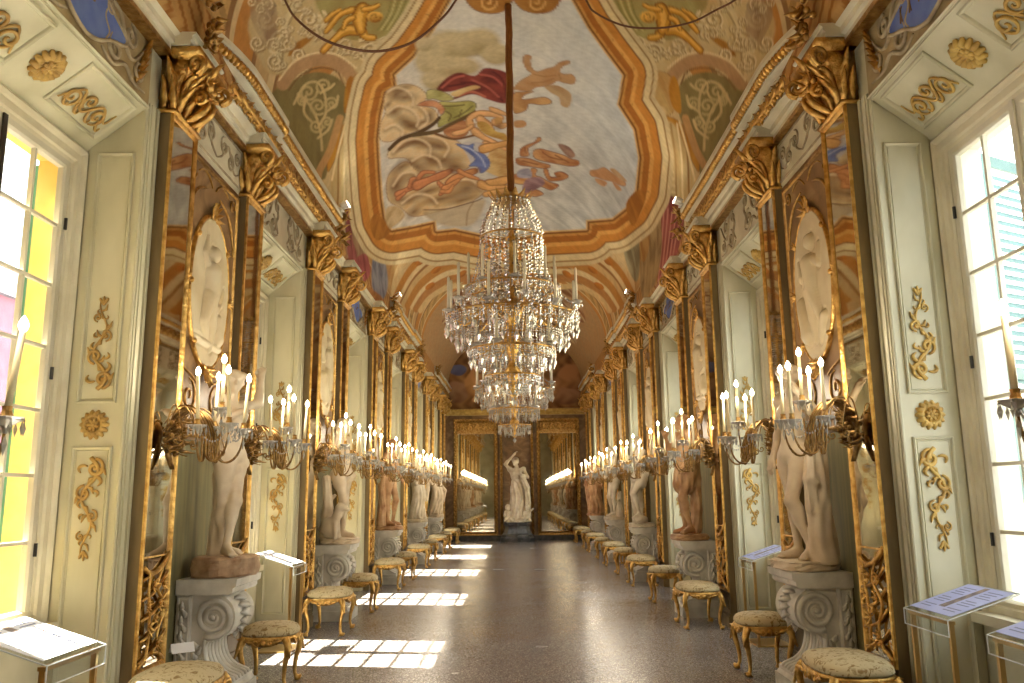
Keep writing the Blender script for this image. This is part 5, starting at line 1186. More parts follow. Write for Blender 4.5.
def make_relief(variant):
    root = empty('oval_relief')
    a, b = .40, .62; zc = 3.17
    lb = {0: [((-.02, .16), (-.01, -.05), .10, .085), ((.03, .33), (.03, .33), .075, .075), ((-.02, -.05), (.06, -.28), .085, .055), ((.06, -.28), (.05, -.47), .055, .03), ((-.05, -.06), (-.12, -.26), .08, .055), ((-.12, -.26), (-.02, -.4), .055, .03), ((-.07, .18), (-.16, .30), .045, .035), ((-.16, .30), (-.10, .44), .035, .025), ((.05, .18), (.12, .08), .045, .035), ((.12, .08), (.02, .05), .035, .025), ((.12, -.12), (.24, -.06), .05, .02), ((.24, -.06), (.30, .08), .03, .02), ((-.26, -.42), (.26, -.44), .03, .03), ((.16, -.2), (.2, -.36), .06, .07)],
          1: [((.0, .18), (.02, -.04), .095, .08), ((.04, .36), (.04, .36), .075, .075), ((.02, -.04), (.10, -.22), .08, .055), ((.10, -.22), (.18, -.38), .055, .03), ((-.02, -.05), (-.02, -.28), .08, .055), ((-.02, -.28), (.0, -.46), .055, .03), ((.08, .2), (.18, .14), .045, .035), ((.18, .14), (.20, .30), .035, .025), ((-.06, .2), (-.16, .08), .045, .035), ((-.16, .08), (-.20, -.1), .035, .025), ((-.22, -.12), (-.12, -.40), .07, .09), ((-.2, .1), (-.28, .26), .05, .02), ((.22, -.3), (.1, -.48), .05, .03)]}[variant % 2]
    ny, nz = 90, 140
    gy = np.linspace(-1, 1, ny); gz = np.linspace(-1, 1, nz); U, W = np.meshgrid(gy, gz)
    Yc = U*np.sqrt(np.maximum(0, 1-W**2/2))*a; Zc = W*np.sqrt(np.maximum(0, 1-U**2/2))*b
    h = np.zeros_like(Yc); dm = np.full_like(Yc, 9.)
    for p, q, r0, r1 in lb:
        ey, ez = q[0]-p[0], q[1]-p[1]; t = np.clip(((Yc-p[0])*ey+(Zc-p[1])*ez)/(ey*ey+ez*ez+1e-9), 0, 1); d = np.hypot(Yc-p[0]-t*ey, Zc-p[1]-t*ez); r = r0+(r1-r0)*t
        dm = np.minimum(dm, d-r); hh = np.sqrt(np.maximum(0, r*r-d*d))*.95; k = .012; h = np.maximum(h, hh)+np.clip(1-np.abs(h-hh)/k, 0, 1)*k*.2*(hh > 0)*(h > 0)
    h = h+.012*np.clip(dm/.03, 0, 1)
    V = np.stack([.042+h, Yc, Zc+zc], -1).reshape(-1, 3)
    i = np.arange((nz-1)*(ny-1)); r, c = i//(ny-1), i % (ny-1); q = r*ny+c; F1 = np.stack([q, q+1, q+ny+1, q+ny], 1)
    link('carved_oval', np_mesh('carved_oval', V, F1), M['relief'], root)
    f = MB(); mp = lambda y, z, d: (.030+d, y, z)
    out = [((a+.035)*math.cos(t), zc+(b+.035)*math.sin(t)) for t in [2*PI*j/72 for j in range(72)]]
    arched_moulding(f, mp, out, [(0, 0), (0, .02), (.012, .03), (.026, .028), (.038, .012), (.045, .008)])
    for t, n, L in ((PI/2, 7, .13), (-PI/2, 7, .14), (0, 4, .07), (PI, 4, .07), (.7, 3, .06), (PI-.7, 3, .06), (-.8, 4, .08), (PI+.8, 4, .08)):
        cy, cz = (a+.02)*math.cos(t), zc+(b+.02)*math.sin(t)
        for k in range(n):
            an = t+(k-(n-1)/2)*.55; f.leaf(mp(cy, cz, .015), mp(cy+L*math.cos(an), cz+L*math.sin(an), .03), L*.5, (1, 0, 0), .15, .3)
        f.ell(mp(cy, cz, .03), (.022, .025, .025), 7, 5)
    f.build('gilded_frame', M['gold'], root, True)
    return root

def make_pedestal():
    root = empty('scroll_pedestal')
    b = MB()
    cc = (.262, .632); R = .165
    vol = [(cc[0]+R*math.cos(t), cc[1]+R*math.sin(t)) for t in [PI*.5-PI*1.02*i/16 for i in range(17)]]
    low = catmull([vol[-1], (.222, .44), (.225, .36), (.262, .28), (.325, .225), (.40, .195), (.415, .17)], 5)[1:]
    cur = [(.04, .80), (.262, .80)]+vol[1:]+[tuple(p) for p in low]+[(.04, .17)]
    b.prism(cur[::-1], lambda x, z, d: (x, d, z), -.225, .225)
    b.build('scroll_console', M['pedestal'], root)
    k = MB(); k.box(.0, .105, -.265, .265, .14, .80)
    for sy in (-1, 1):
        mp = lambda x, z, d: (x, sy*(.265+d), z); moulding(k, mp, .008, .10, .19, .79, [(0, 0), (0, .008), (.010, .008), (.016, 0)])
    k.build('back_block', M['pedestal'], root)
    t = MB(); t.prism([(0, .80), (.40, .80), (.42, .82), (.42, .845), (.445, .86), (.45, .91), (0, .91)], lambda x, z, d: (x, d, z), -.295, .295); t.build('top_slab', M['pedestal'], root)
    p = MB(); p.box(0, .45, -.285, .285, 0, .12); p.prism([(0, .12), (.44, .12), (.42, .145), (.42, .172), (0, .172)], lambda x, z, d: (x, d, z), -.27, .27); p.build('plinth', M['pedestal'], root)
    r = MB()
    for sy in (-1, 1):
        sp = spiral(cc[0], cc[1], R-.022, 2.6, -PI*.62, -1 if False else 1, 70, .10); r.tube([(x, sy*.226, z) for x, z in sp], [.024*(1-.5*i/69) for i in range(70)], 8)
        r.ell((cc[0], sy*.23, cc[1]), (.022, .02, .022), 8, 5)
        r.tube([(x, sy*.224, z) for x, z in bez(sp[0], (.20, .47), (.195, .36), (.25, .27), 12)]+[(.31, sy*.224, .222), (.39, sy*.224, .19)], taper(15, .015, .6), 6)
        for i in range(6):
            z = .21+.04*i; r.leaf((.15, sy*.224, z), (.165+.03*(-1)**i, sy*.24, z+.06), .05, (0, sy, 0), .1, .3)
        for i in range(10): r.leaf((.054+.022*(-1)**i, sy*.266, .22+.052*i), (.054, sy*.28, .29+.052*i), .045, (0, sy, 0), .1, .3)
    for i in range(6): r.leaf((cc[0]+R*math.cos(.9-.33*i)-.01, 0, cc[1]+R*math.sin(.9-.33*i)), (cc[0]+(R+.03)*math.cos(.55-.33*i), 0, cc[1]+(R+.03)*math.sin(.55-.33*i)), .26-.02*i, (math.cos(.7-.33*i), 0, math.sin(.7-.33*i)), .02, .1)
    for q in range(6): r.tube([(x+.004, -.17+.068*q, z) for x, z in low], .012, 6)
    r.build('carved_relief', M['pedestal'], root, True)
    return root

def make_sconce(m_wax):
    root = empty('candle_sconce'); ZB = 1.94
    b = MB(); r = random.Random(3)
    for i in range(80):
        a = r.uniform(0, 2*PI); rr = r.uniform(.02, .19); c = (.14+r.uniform(0, .03), rr*math.cos(a)*.8, ZB+rr*math.sin(a)*.75)
        t = (c[0]+r.uniform(.02, .08), c[1]*1.15+r.uniform(-.05, .05), ZB+(c[2]-ZB)*1.15+r.uniform(-.04, .06)); b.leaf(c, t, .04, (1, 0, .2), .3, .35)
        if i % 3 == 0: b.ell((c[0]+.05, c[1], c[2]), (.02, .02, .02), 6, 4)
    b.ell((.165, 0, ZB), (.035, .11, .10), 10, 6); b.leaf((.13, 0, ZB-.06), (.14, 0, ZB-.24), .1, (1, 0, 0), .15, .3)
    for i in range(7):
        o = -.20+.067*i
        cv = bez((.17, o*.6, ZB+.02), (.24, o*1.1, ZB+.26+.02*(i % 3)), (.30+.05*(i % 3), o*1.3, ZB+.24), (.34+.07*(i % 3), o*1.2, ZB-.06-.03*(i % 3)), 12); b.tube(cv, taper(13, .006, .6), 5)
        sp = spiral(.34+.07*(i % 3)-.03, ZB-.06-.03*(i % 3), .03, 1.2, 0, -1, 12); b.tube([(x, o*1.2, z) for x, z in sp], .005, 5)
    b.build('leafy_backplate', M['bronze'], root, True)
    cups = [(.39, -.14, 1.99, -.02), (.40, .14, 2.0, .02), (.60, -.125, 2.0, -.03), (.62, .12, 1.98, .03), (.50, .0, 2.12, 0)]
    for i, (x, y, z, tl) in enumerate(cups):
        a = MB(); yy = y*.5
        for o in (-.018, .018):
            cv = bez((.15, yy*.4+o*.5, ZB), (.22, yy*1.2+o, ZB+.30), (.44, yy*1.3+o*2, ZB+.2), (.44+.1*(x-.5), y*.85+o*1.3, ZB-.12), 14)
            cv += bez(cv[-1], (.45, y*.9+o, ZB-.24), (x, y+o*.3, ZB-.22), (x, y, z-.03), 10)[1:]
            a.tube(cv, taper(len(cv), .0075, .7), 6)
        a.build('arm', M['bronze'], root, True)
        p = MB(); p.lathe([(.008, -.05), (.012, -.03), (.02, -.02), (.055, .0), (.066, .012), (.060, .014), (.02, .002), (.018, .012), (.0, .012)], 12, (x, y, z-.01), wob=(.06, 6))
        for k in range(8):
            an = 2*PI*k/8; dx, dy = .062*math.cos(an), .062*math.sin(an); p.octa((x+dx, y+dy, z-.04), .010, .032); p.octa((x+dx, y+dy, z-.008), .006, .008)
        p.octa((x, y, z-.10), .013, .045)
        p.build('crystal_drip_pan', M['crystal'], root)
        h = MB(); h.lathe([(.0, 0), (.018, 0), (.022, .012), (.017, .03), (.019, .045), (.0, .045)], 10, (x, y, z)); h.build('socket', M['gold_dark'], root)
        L = .31 if i != 4 else .29; tp = (x+tl*.4, y+tl, z+.03+L)
        c = MB(); c.tube([(x, y, z+.02), (x+tl*.2, y+tl*.5, z+.03+L*.5), tp], [.0135, .0128, .0118], 10); cd_ = c.build('candle', m_wax, root, True)
        f = MB(); f.lathe([(.0, -.004), (.009, 0), (.017, .016), (.019, .028), (.014, .044), (.006, .058), (.0, .066)], 10, tp); f.build('lit_bulb', M['flame'], cd_, True)
    s = MB()
    for (p0, p1) in ((0, 2), (1, 3), (2, 3), (0, 1)):
        A_, B_ = cups[p0], cups[p1]
        for i in range(1, 12):
            u = i/12; s.octa((A_[0]+(B_[0]-A_[0])*u, A_[1]+(B_[1]-A_[1])*u, A_[2]-.02-.09*math.sin(PI*u)), .007, .010)
    s.build('crystal_garland', M['crystal'], root)
    return root

def make_stool(name, lx, ly):
    """lx depth from wall, ly along it"""
    root = empty(name); H = .40
    def ring(e, z, n=36, pw=2.8):
        return [(lx/2*e*math.copysign(abs(math.cos(2*PI*j/n))**(2/pw), math.cos(2*PI*j/n)), ly/2*e*math.copysign(abs(math.sin(2*PI*j/n))**(2/pw), math.sin(2*PI*j/n)), z) for j in range(n)]
    s = MB(); rows = [(.98, H), (1.02, H+.015), (1.0, H+.04), (.92, H+.062), (.72, H+.08), (.4, H+.09), (.1, H+.092)]
    vs = []; fs = []; n = 36
    for e, z in rows: vs += ring(e, z)
    for i in range(len(rows)-1):
        for j in range(n): fs.append((i*n+j, i*n+(j+1) % n, (i+1)*n+(j+1) % n, (i+1)*n+j))
    fs.append(tuple(range(n-1, -1, -1))); fs.append(tuple(len(vs)-n+j for j in range(n)))
    s.add(vs, fs).build('brocade_seat', M['fabric'], root, True)
    a = MB(); vs = []; fs = []
    for j in range(n):
        t = 2*PI*j/n; drop = .055+.022*math.cos(4*t)
        o = ring(1.0, H)[j]; o2 = ring(1.03, H-.012)[j]; o3 = ring(.99, H-drop)[j]; o4 = ring(.93, H-drop+.005)[j]; o5 = ring(.90, H)[j]
        vs += [o, o2, o3, o4, o5]
    for j in range(n):
        j2 = (j+1) % n
        for i in range(5): i2 = (i+1) % 5; fs.append((j*5+i, j2*5+i, j2*5+i2, j*5+i2))
    a.add(vs, fs)
    for sx, sy, w in ((1, 0, ly), (-1, 0, ly), (0, 1, lx), (0, -1, lx)):
        c = np.array((sx*lx/2*1.0, sy*ly/2*1.0, H-.045)); nrm = (sx, sy, 0); tv = np.array((-sy, sx, 0.))
        for q in (-1, 1):
            sp = spiral(q*w*.13, 0, .03, 1.3, 0, q, 16); a.tube([c+tv*p[0]+np.array((0, 0, p[1])) for p in sp], taper(16, .009, .5), 5)
            a.leaf(c+tv*q*w*.18, c+tv*q*w*.34+np.array((0, 0, .02)), .04, nrm, .1, .3)
        a.ell(c, (.022, .022, .026), 7, 5)
    a.build('carved_apron', M['gold'], root, True)
    for sx in (-1, 1):
        for sy in (-1, 1):
            l = MB(); x, y = sx*(lx/2-.055), sy*(ly/2-.055)
            k = lambda o, z: (x+sx*o*.75, y+sy*o*.75, z)
            l.tube(catmull([k(.0, H-.02), k(.035, H-.07), k(.030, H-.14), k(.006, .18), k(-.005, .08), k(.012, .03), k(.028, .012)], 5), [.034*(1-.55*min(1, i/20)) if i < 24 else .016+.004*(i-24) for i in range(31)], 8)
            l.ell(k(.03, .016), (.021, .021, .016), 8, 5); l.leaf(k(.04, H-.04), k(.062, H-.16), .06, (sx*.7, sy*.7, 0), .05, .3)
            l.build('cabriole_leg', M['gold'], root, True)
    return root

def make_lectern(mp_, w=.5, dep=.40, lines=True):
    """local: +x towards the hall (reader's side), y along the wall; low edge at x=0"""
    root = empty('information_lectern')
    b = MB().box(-.36, -.02, -w/2+.03, w/2-.03, 0, .015); b.build('floor_plate', M['brass'], root)
    for sy in (-1, 1):
        MB().box(-.045, -.020, sy*(w/2-.035)-.011, sy*(w/2-.035)+.011, .015, .80).build('post', M['brass'], root)
    sl = .13/dep
    tp = lambda x, y, d: (x, y, .82-x*sl+d)
    t = MB(); t.prism([(-dep, -w/2), (0, -w/2), (0, w/2), (-dep, w/2)], tp, 0, .006); tr = t.build('clear_tray', M['acrylic'], root)
    e = MB()
    for p, q in (((0, -w/2, 0), (0, w/2, 0)), ((-dep, -w/2, 0), (-dep, w/2, 0)), ((0, -w/2, 0), (-dep, -w/2, 0)), ((0, w/2, 0), (-dep, w/2, 0)), ((0, -w/2, -.085), (0, w/2, -.085)), ((0, -w/2, 0), (0, -w/2, -.085)), ((0, w/2, 0), (0, w/2, -.085))):
        e.tube([tp(*p), tp(*q)], .0035, 6)
    e.build('polished_edges', M['acrylic_edge'], tr)
    s = MB(); s.box(-.004, 0, -w/2, w/2, .735, .82)
    s.build('front_skirt', M['acrylic'], root)
    b = MB().box(-.05, -.012, -w/2+.02, w/2-.02, .795, .812); b.build('brass_bar', M['brass'], root)
    p = MB(); p.prism([(-dep+.02, -w/2+.02), (-.03, -w/2+.02), (-.03, w/2-.02), (-dep+.02, w/2-.02)], tp, .0065, .009); sh = p.build('printed_sheet', mp_, root)
    i = MB(); i.prism([(-dep+.03, -.03), (-.10, -.035), (-.10, .03), (-dep+.03, .02)], tp, .0092, .0098); i.build('printed_picture', M['photo'], sh)
    for y0, y1 in ((-w/2+.06, -.06), (.06, w/2-.05)):
        l = MB()
        for k in range(11):
            x = -dep+.06+.026*k
            if k in (4, 8): continue
            l.prism([(x, y0), (x+.008, y0), (x+.008, y1-.05*((k*7) % 3)/3), (x, y1-.05*((k*7) % 3)/3)], tp, .0092, .0096)
        l.build('lettering', M['ink'], sh)
    return root

# ================================================================== CHANDELIER
def make_chandelier(ztop):
    ZO = 2.43; root = empty('crystal_chandelier')
    z = lambda q: q-ZO
    c = MB(); pts = [(.004*math.sin(i*.6), .004*math.cos(i*.7), z(4.76+(ztop-4.76)*i/40)) for i in range(41)]
    c.tube(pts, [.040+.0015*math.sin(i*2.1) for i in range(41)], 10); c.build('covered_cord', M['rope'], root, True)
    k = MB(); k.lathe([(.0, z(4.80)), (.05, z(4.80)), (.07, z(4.77)), (.15, z(4.75)), (.19, z(4.72)), (.20, z(4.69)), (.16, z(4.68)), (.05, z(4.66)), (.0, z(4.66))][::-1], 20)
    for i in range(14):
        a = 2*PI*i/14; k.leaf((.17*math.cos(a), .17*math.sin(a), z(4.70)), (.25*math.cos(a), .25*math.sin(a), z(4.77)), .07, (math.cos(a)*.3, math.sin(a)*.3, 1), .1, .3)
    k.build('gilded_crown', M['gold_dark'], root, True)
    s = MB(); s.lathe([(0, z(2.52)), (.03, z(2.53)), (.05, z(2.58)), (.025, z(2.64)), (.06, z(2.74)), (.09, z(2.80)), (.05, z(2.86)), (.035, z(2.95)), (.08, z(3.05)), (.11, z(3.14)), (.06, z(3.24)), (.045, z(3.32)), (.13, z(3.42)), (.15, z(3.50)), (.07, z(3.58)), (.04, z(3.7)), (.075, z(3.8)), (.04, z(3.9)), (.03, z(4.15)), (.07, z(4.24)), (.03, z(4.34)), (.025, z(4.68)), (0, z(4.68))], 14)
    s.build('gilded_stem', M['gold'], root, True)
    for r, zz, t in ((.34, 4.27, .012), (.50, 3.70, .010), (.70, 3.38, .014), (.46, 3.02, .012), (.29, 2.74, .011)):
        h = MB(); h.tube([(r*math.cos(2*PI*i/40), r*math.sin(2*PI*i/40), z(zz)) for i in range(40)], t, 6, True)
        for i in range(8):
            a = 2*PI*i/8; h.tube([(.03*math.cos(a), .03*math.sin(a), z(zz+.02)), (r*math.cos(a), r*math.sin(a), z(zz))], .005, 5)
        h.build('gilded_hoop', M['gold_dark'], root, True)
    R = random.Random(11)
    def candle(r, a, zz, L):
        x, y = r*math.cos(a), r*math.sin(a)
        p = MB(); p.lathe([(.006, -.05), (.015, -.03), (.025, -.018), (.06, 0), (.068, .012), (.02, .004), (.017, .03), (0, .03)], 12, (x, y, z(zz)), wob=(.06, 6))
        for q in range(6):
            b = 2*PI*q/6; p.octa((x+.06*math.cos(b), y+.06*math.sin(b), z(zz)-.035), .008, .03)
        c_ = MB(); c_.tube([(x, y, z(zz)+.02), (x, y, z(zz)+L-.02), (x, y, z(zz)+L)], [.0155, .0145, .006], 8)
        o = c_.build('candle', M['wax_white'], root, True); p.build('crystal_drip_pan', M['crystal'], o)
    tiers = []
    for i in range(12):
        a = 2*PI*(i+.35)/12; zz = 3.44+(.05 if i % 2 else 0); r = .69+(.03 if i % 2 else 0)
        m_ = MB(); cv = [(rr*math.cos(a), rr*math.sin(a), z(q)) for rr, q in bez((.1, 3.5), (.3, 3.72), (.5, 3.1), (r, zz-.03), 14)]; m_.tube(cv, taper(15, .013, .6), 7)
        sp = spiral(.40, 3.36, .06, 1.2, 0, 1, 16); m_.tube([(p*math.cos(a), p*math.sin(a), z(q)) for p, q in sp], taper(16, .008, .5), 5)
        m_.build('arm', M['gold'], root, True); candle(r, a, zz, .37+.03*R.random()); tiers.append((r, a, zz))
    for i in range(8):
        a = 2*PI*(i+.1)/8; r = .47; zz = 3.72
        m_ = MB(); cv = [(rr*math.cos(a), rr*math.sin(a), z(q)) for rr, q in bez((.06, 3.8), (.2, 3.98), (.35, 3.5), (r, zz-.03), 12)]; m_.tube(cv, taper(13, .011, .6), 6)
        m_.build('arm', M['gold'], root, True); candle(r, a, zz, .36+.03*R.random())
    for i in range(8):
        a = 2*PI*(i+.5)/8; r = .42; zz = 3.06
        m_ = MB(); cv = [(rr*math.cos(a), rr*math.sin(a), z(q)) for rr, q in bez((.08, 3.1), (.2, 3.2), (.32, 2.94), (r, zz-.03), 10)]; m_.tube(cv, taper(11, .010, .6), 6)
        m_.build('arm', M['gold'], root, True); candle(r, a, zz, .27)
    def strand(pts, rb, am=0.0, drop=False):
        m_ = MB(); P_ = [np.array(p, float) for p in pts]; L = 0; acc = [0]
        for i in range(1, len(P_)): L += np.linalg.norm(P_[i]-P_[i-1]); acc.append(L)
        n = max(3, int(L/(rb*2.5))); j = 0
        for i in range(n):
            d = L*(i+.5)/n
            while acc[j+1] < d and j < len(acc)-2: j += 1
            u = (d-acc[j])/(acc[j+1]-acc[j]+1e-9); p = P_[j]*(1-u)+P_[j+1]*u; q = rb*(1.0 if i % 3 else 1.35)*R.uniform(.85, 1.15); m_.octa(p+np.array((R.uniform(-1, 1), R.uniform(-1, 1), 0))*rb*.45, q, q*1.1)
        if drop: p = P_[-1]; m_.octa((p[0], p[1], p[2]-.05), rb*1.7, .055)
        m_.build('crystal_strand', M['crystal_amber'] if R.random() < am else M['crystal'], root)
    for i in range(24):
        a = 2*PI*i/24; ca, sa = math.cos(a), math.sin(a)
        strand([(r*ca, r*sa, z(q)) for r, q in bez((.20, 4.70), (.24, 4.55), (.33, 4.48), (.345, 4.28), 10)], .015, .4)
        b = a+.16; ca, sa = math.cos(b), math.sin(b)
        strand([(r*ca, r*sa, z(q)) for r, q in bez((.34, 4.26), (.345, 4.0), (.33, 3.75), (.27, 3.55-.05*(i % 2)), 10)], .016, .45)
        if i % 2 == 0: strand([(r*ca, r*sa, z(q)) for r, q in bez((.20, 4.2), (.21, 4.0), (.2, 3.8), (.16, 3.6), 8)], .016, .6)
    for i in range(12):
        r, a, zz = tiers[i]; r2, a2, z2 = tiers[(i+1) % 12]
        if a2 < a: a2 += 2*PI
        strand([((r+(r2-r)*u)*math.cos(a+(a2-a)*u), (r+(r2-r)*u)*math.sin(a+(a2-a)*u), z(zz+(z2-zz)*u-.02-.17*math.sin(PI*u))) for u in [q/10 for q in range(11)]], .013, .15)
        strand([(q0*math.cos(a), q0*math.sin(a), z(q1)) for q0, q1 in bez((.34, 4.25), (.36, 3.85), (.5, 3.55), (r-.03, zz), 12)], .0115, .2)
    def drop(r, a, z0, n, rb, L):
        m_ = MB(); x, y = r*math.cos(a), r*math.sin(a); zz = z(z0)
        for i in range(n): m_.octa((x, y, zz), rb, rb*1.2); zz -= rb*2.5
        m_.octa((x, y, zz-L*.7), rb*2.0, L); m_.build('crystal_drop', M['crystal'], root)
    for i in range(38): drop(.71, 2*PI*i/38, 3.37, 3+(i % 2), .012, .055)
    for i in range(28): drop(.60, 2*PI*(i+.3)/28, 3.24-.03*(i % 2), 3, .013, .06)
    for i in range(20): drop(.45, 2*PI*(i+.5)/20, 2.99, 2, .013, .062)
    for i in range(14): drop(.28, 2*PI*i/14, 2.72, 2, .012, .058)
    f = MB()
    for r, zz, n, L in ((.50, 3.68, 60, 4), (.66, 3.36, 90, 5), (.54, 3.2, 70, 6), (.40, 3.14, 56, 7), (.46, 3.0, 60, 4), (.36, 2.92, 50, 5), (.29, 2.73, 40, 4), (.18, 2.68, 26, 6), (.26, 3.45, 40, 7)):
        for i in range(n):
            a = 2*PI*i/n+zz; m0 = L-(i % 3)
            for j in range(m0): f.octa((r*math.cos(a), r*math.sin(a), z(zz)-.028*j), .010, .013)
    for i in range(10):
        a0 = 2*PI*i/10
        for j in range(9):
            u = j/8; f.octa(((.29*(1-u))*math.cos(a0), (.29*(1-u))*math.sin(a0), z(2.72-.17*math.sin(u*PI/2))), .013, .016)
    fr = f.build('bead_fringe', M['crystal'], root); fr['kind'] = 'stuff'
    fin = MB(); fin.octa((0, 0, z(2.47)), .035, .05); fin.build('crystal_finial', M['crystal'], root)
    root.location = (0, 0, ZO)
    return root
# ================================================================== PLACING THE THINGS
SIDE = {-1: 'left', 1: 'right'}
STAT = {(-1, 0): (0, 'marble', 'nude with crossed legs', 'cream marble nude with crossed ankles, nearest statue on the left side', False),
        (-1, 1): (1, 'marble', 'nude with the hound', 'cream marble nude with a seated hound at its foot', False),
        (-1, 2): (2, 'marble_tan', 'curly-headed youth', 'tan marble youth with curly hair, third statue on the left', False),
        (-1, 3): (3, 'marble_white', 'draped woman', 'pale marble draped woman, fourth statue on the left', False),
        (-1, 4): (4, 'marble', 'twisting figure', 'cream marble figure in flying cloth, last statue on the left', False),
        (1, 0): (5, 'marble', 'nude at the tall stump', 'cream marble nude leaning on a tall tree stump, nearest on the right', False),
        (1, 1): (6, 'marble_tan', 'tan tunic figure', 'tan marble figure in a short tunic and cloak', False),
        (1, 2): (7, 'marble_white', 'figure with a bent knee', 'pale marble figure with a bent knee, third on the right', False),
        (1, 3): (8, 'marble_white', 'slender S-curved nude', 'slender white marble nude swaying in an S curve', False),
        (1, 4): (9, 'marble_tan', 'heavily draped tan figure', 'tan marble figure wrapped in heavy folds, last on the right', False)}
pil = make_pilaster(); sco = make_sconce(M['wax']); ped = make_pedestal(); rel = [make_relief(0), make_relief(1)]
used = {'pil': False, 'sco': False, 'ped': False, 0: False, 1: False}
def take(proto, key):
    if not used[key]: used[key] = True; return proto
    return copy_tree(proto)
def pl(o, s, y, x=0.0, z=0.0, rz=0.0):
    o.location = (s*(XW-x), y, z); o.rotation_euler = (0, 0, (0 if s < 0 else PI)+rz)
    return o
bulbs = []
for s in (-1, 1):
    for k in range(-1, 5):
        ref = ('the %s' % STAT[(s, k)][2]) if k >= 0 else 'the nearest %s window' % SIDE[s]
        for q, yy in enumerate((Y0+P*k+PW/2, Y0+P*k+GW-PW/2 if k >= 0 else 2.99)):
            wh = ('near', 'far')[q]
            if k == -1 and q == 0: continue
            o = pl(take(pil, 'pil'), s, yy); 
            where = 'on the %s side of %s' % (wh, ref) if k >= 0 else 'just before %s' % ref
            tag(o, 'mirror pilaster with gilded capital %s' % where, 'pilaster', 'mirror pilasters along the %s wall' % SIDE[s])
            o = pl(take(sco, 'sco'), s, yy, 0, 0 if k >= 0 else -.17)
            tag(o, 'gilt candle sconce %s' % where, 'sconce', 'candle sconces on the %s pilasters' % SIDE[s])
            bulbs.append((s*(XW-.50), yy, 2.36))
        if k < 0: continue
        yc = Y0+P*k+GW/2
        o = pl(take(rel[(k+(s > 0)) % 2], (k+(s > 0)) % 2), s, yc)
        tag(o, 'gilt-framed oval relief on the wall behind %s' % ref, 'relief', 'oval reliefs')
        o = pl(take(ped, 'ped'), s, yc, .034)
        tag(o, 'grey marble scroll pedestal carrying %s' % ref, 'pedestal', 'scroll pedestals')
        idx, mm, nm, lab, fl = STAT[(s, k)]
        o = make_statue(idx, M[mm], .0105 if k == 0 else .013, 1.46 if idx == 0 else 1.53, lab, fl)
        pl(o, s, yc, .285 if idx not in (6, 9) else .315, .913); o.rotation_euler[2] += (-.25 if s < 0 else .25)
# pilasters past the last window, in the corners of the end wall
for s in (-1, 1):
    o = pl(copy_tree(pil), s, 26.49+PW/2); tag(o, 'tall mirror pilaster with gilded capital past the last %s window' % SIDE[s], 'pilaster', 'mirror pilasters along the %s wall' % SIDE[s])
    o = pl(copy_tree(pil), s, YEND-.35); tag(o, 'tall mirror pilaster with gilded capital in the %s corner of the end wall' % SIDE[s], 'pilaster', 'mirror pilasters along the %s wall' % SIDE[s])

# stools
ws = make_stool('gilded_stool', .47, .66); ns = make_stool('gilded_stool', .44, .44); u_ = [False, False]
SLAB = {(-1, 0, 0): 'wide gilded stool with a white card, below the nearest left pilaster', (1, 0, 0): 'wide gilded stool, nearest on the right, cut by the frame'}
def stool(wide, s, x, y, label, rz=0.0):
    pr = ws if wide else ns; i = 0 if wide else 1
    o = copy_tree(pr) if u_[i] else pr; u_[i] = True
    o.location = (s*x, y, 0); o.rotation_euler = (0, 0, (0 if s < 0 else PI)+rz)
    tag(o, label, 'stool', 'gilded stools along the %s wall' % SIDE[s]); return o
POS = {(-1, 0, 0): (178, 668), (-1, 0, 1): (262, 628), (-1, 1, 0): (328, 588), (-1, 1, 1): (361, 574), (-1, 2, 0): (386, 558.5), (-1, 2, 1): (404.5, 552),
       (1, 0, 0): (852, 654), (1, 0, 1): (765, 613), (1, 1, 0): (703, 582), (1, 1, 1): (672, 566), (1, 2, 0): (645, 555), (1, 2, 1): (626, 547.5)}
for s in (-1, 1):
    for k in range(0, 5):
        ref = 'the %s' % STAT[(s, k)][2]
        for q in (0, 1):
            p = POS.get((s, k, q))
            if p: w = at_z(p[0], p[1], .48); x, y = abs(w[0]), w[1]; x = min(x, 2.11); y += .16 if (s, k, q) == (-1, 0, 1) else 0; y += .10 if (s, k, q) == (-1, 0, 1) else 0
            else: x, y = 2.10, Y0+P*k+(.1 if q == 0 else GW-.1)
            lab = SLAB.get((s, k, q)) or ('%s gilded brocade stool %s the pedestal of %s' % (('wide', 'small')[q], ('before', 'just past')[q], ref))
            stool(q == 0, s, x, y, lab)
    for j, y in enumerate((26.7, 27.5)):
        stool(j == 0, s, 2.08, y, '%s gilded stool in the far %s corner by the end mirror' % (('wide', 'small')[j], SIDE[s]))

# folded card on the nearest left stool
cp = at_z(182, 650, .5); c = MB()
c.prism([(-.035, 0), (.0, .06), (.002, .06), (-.032, 0)], lambda a, b, d: (a, d, b), -.075, .075); c.prism([(.035, 0), (.032, 0), (-.002, .06), (.0, .06)], lambda a, b, d: (a, d, b), -.075, .075)
t = MB()
for i in range(3): t.box(.0335-.009*i-.012, .0345-.009*i-.011, -.05, .05, .006+.016*i, .010+.016*i)
cdo = c.build('folded_card', M['paper']); cdo.location = (cp[0], cp[1], .487); cdo.rotation_euler = (0, 0, -.9)
tag(cdo, 'small white folded card on the nearest left stool', 'card')

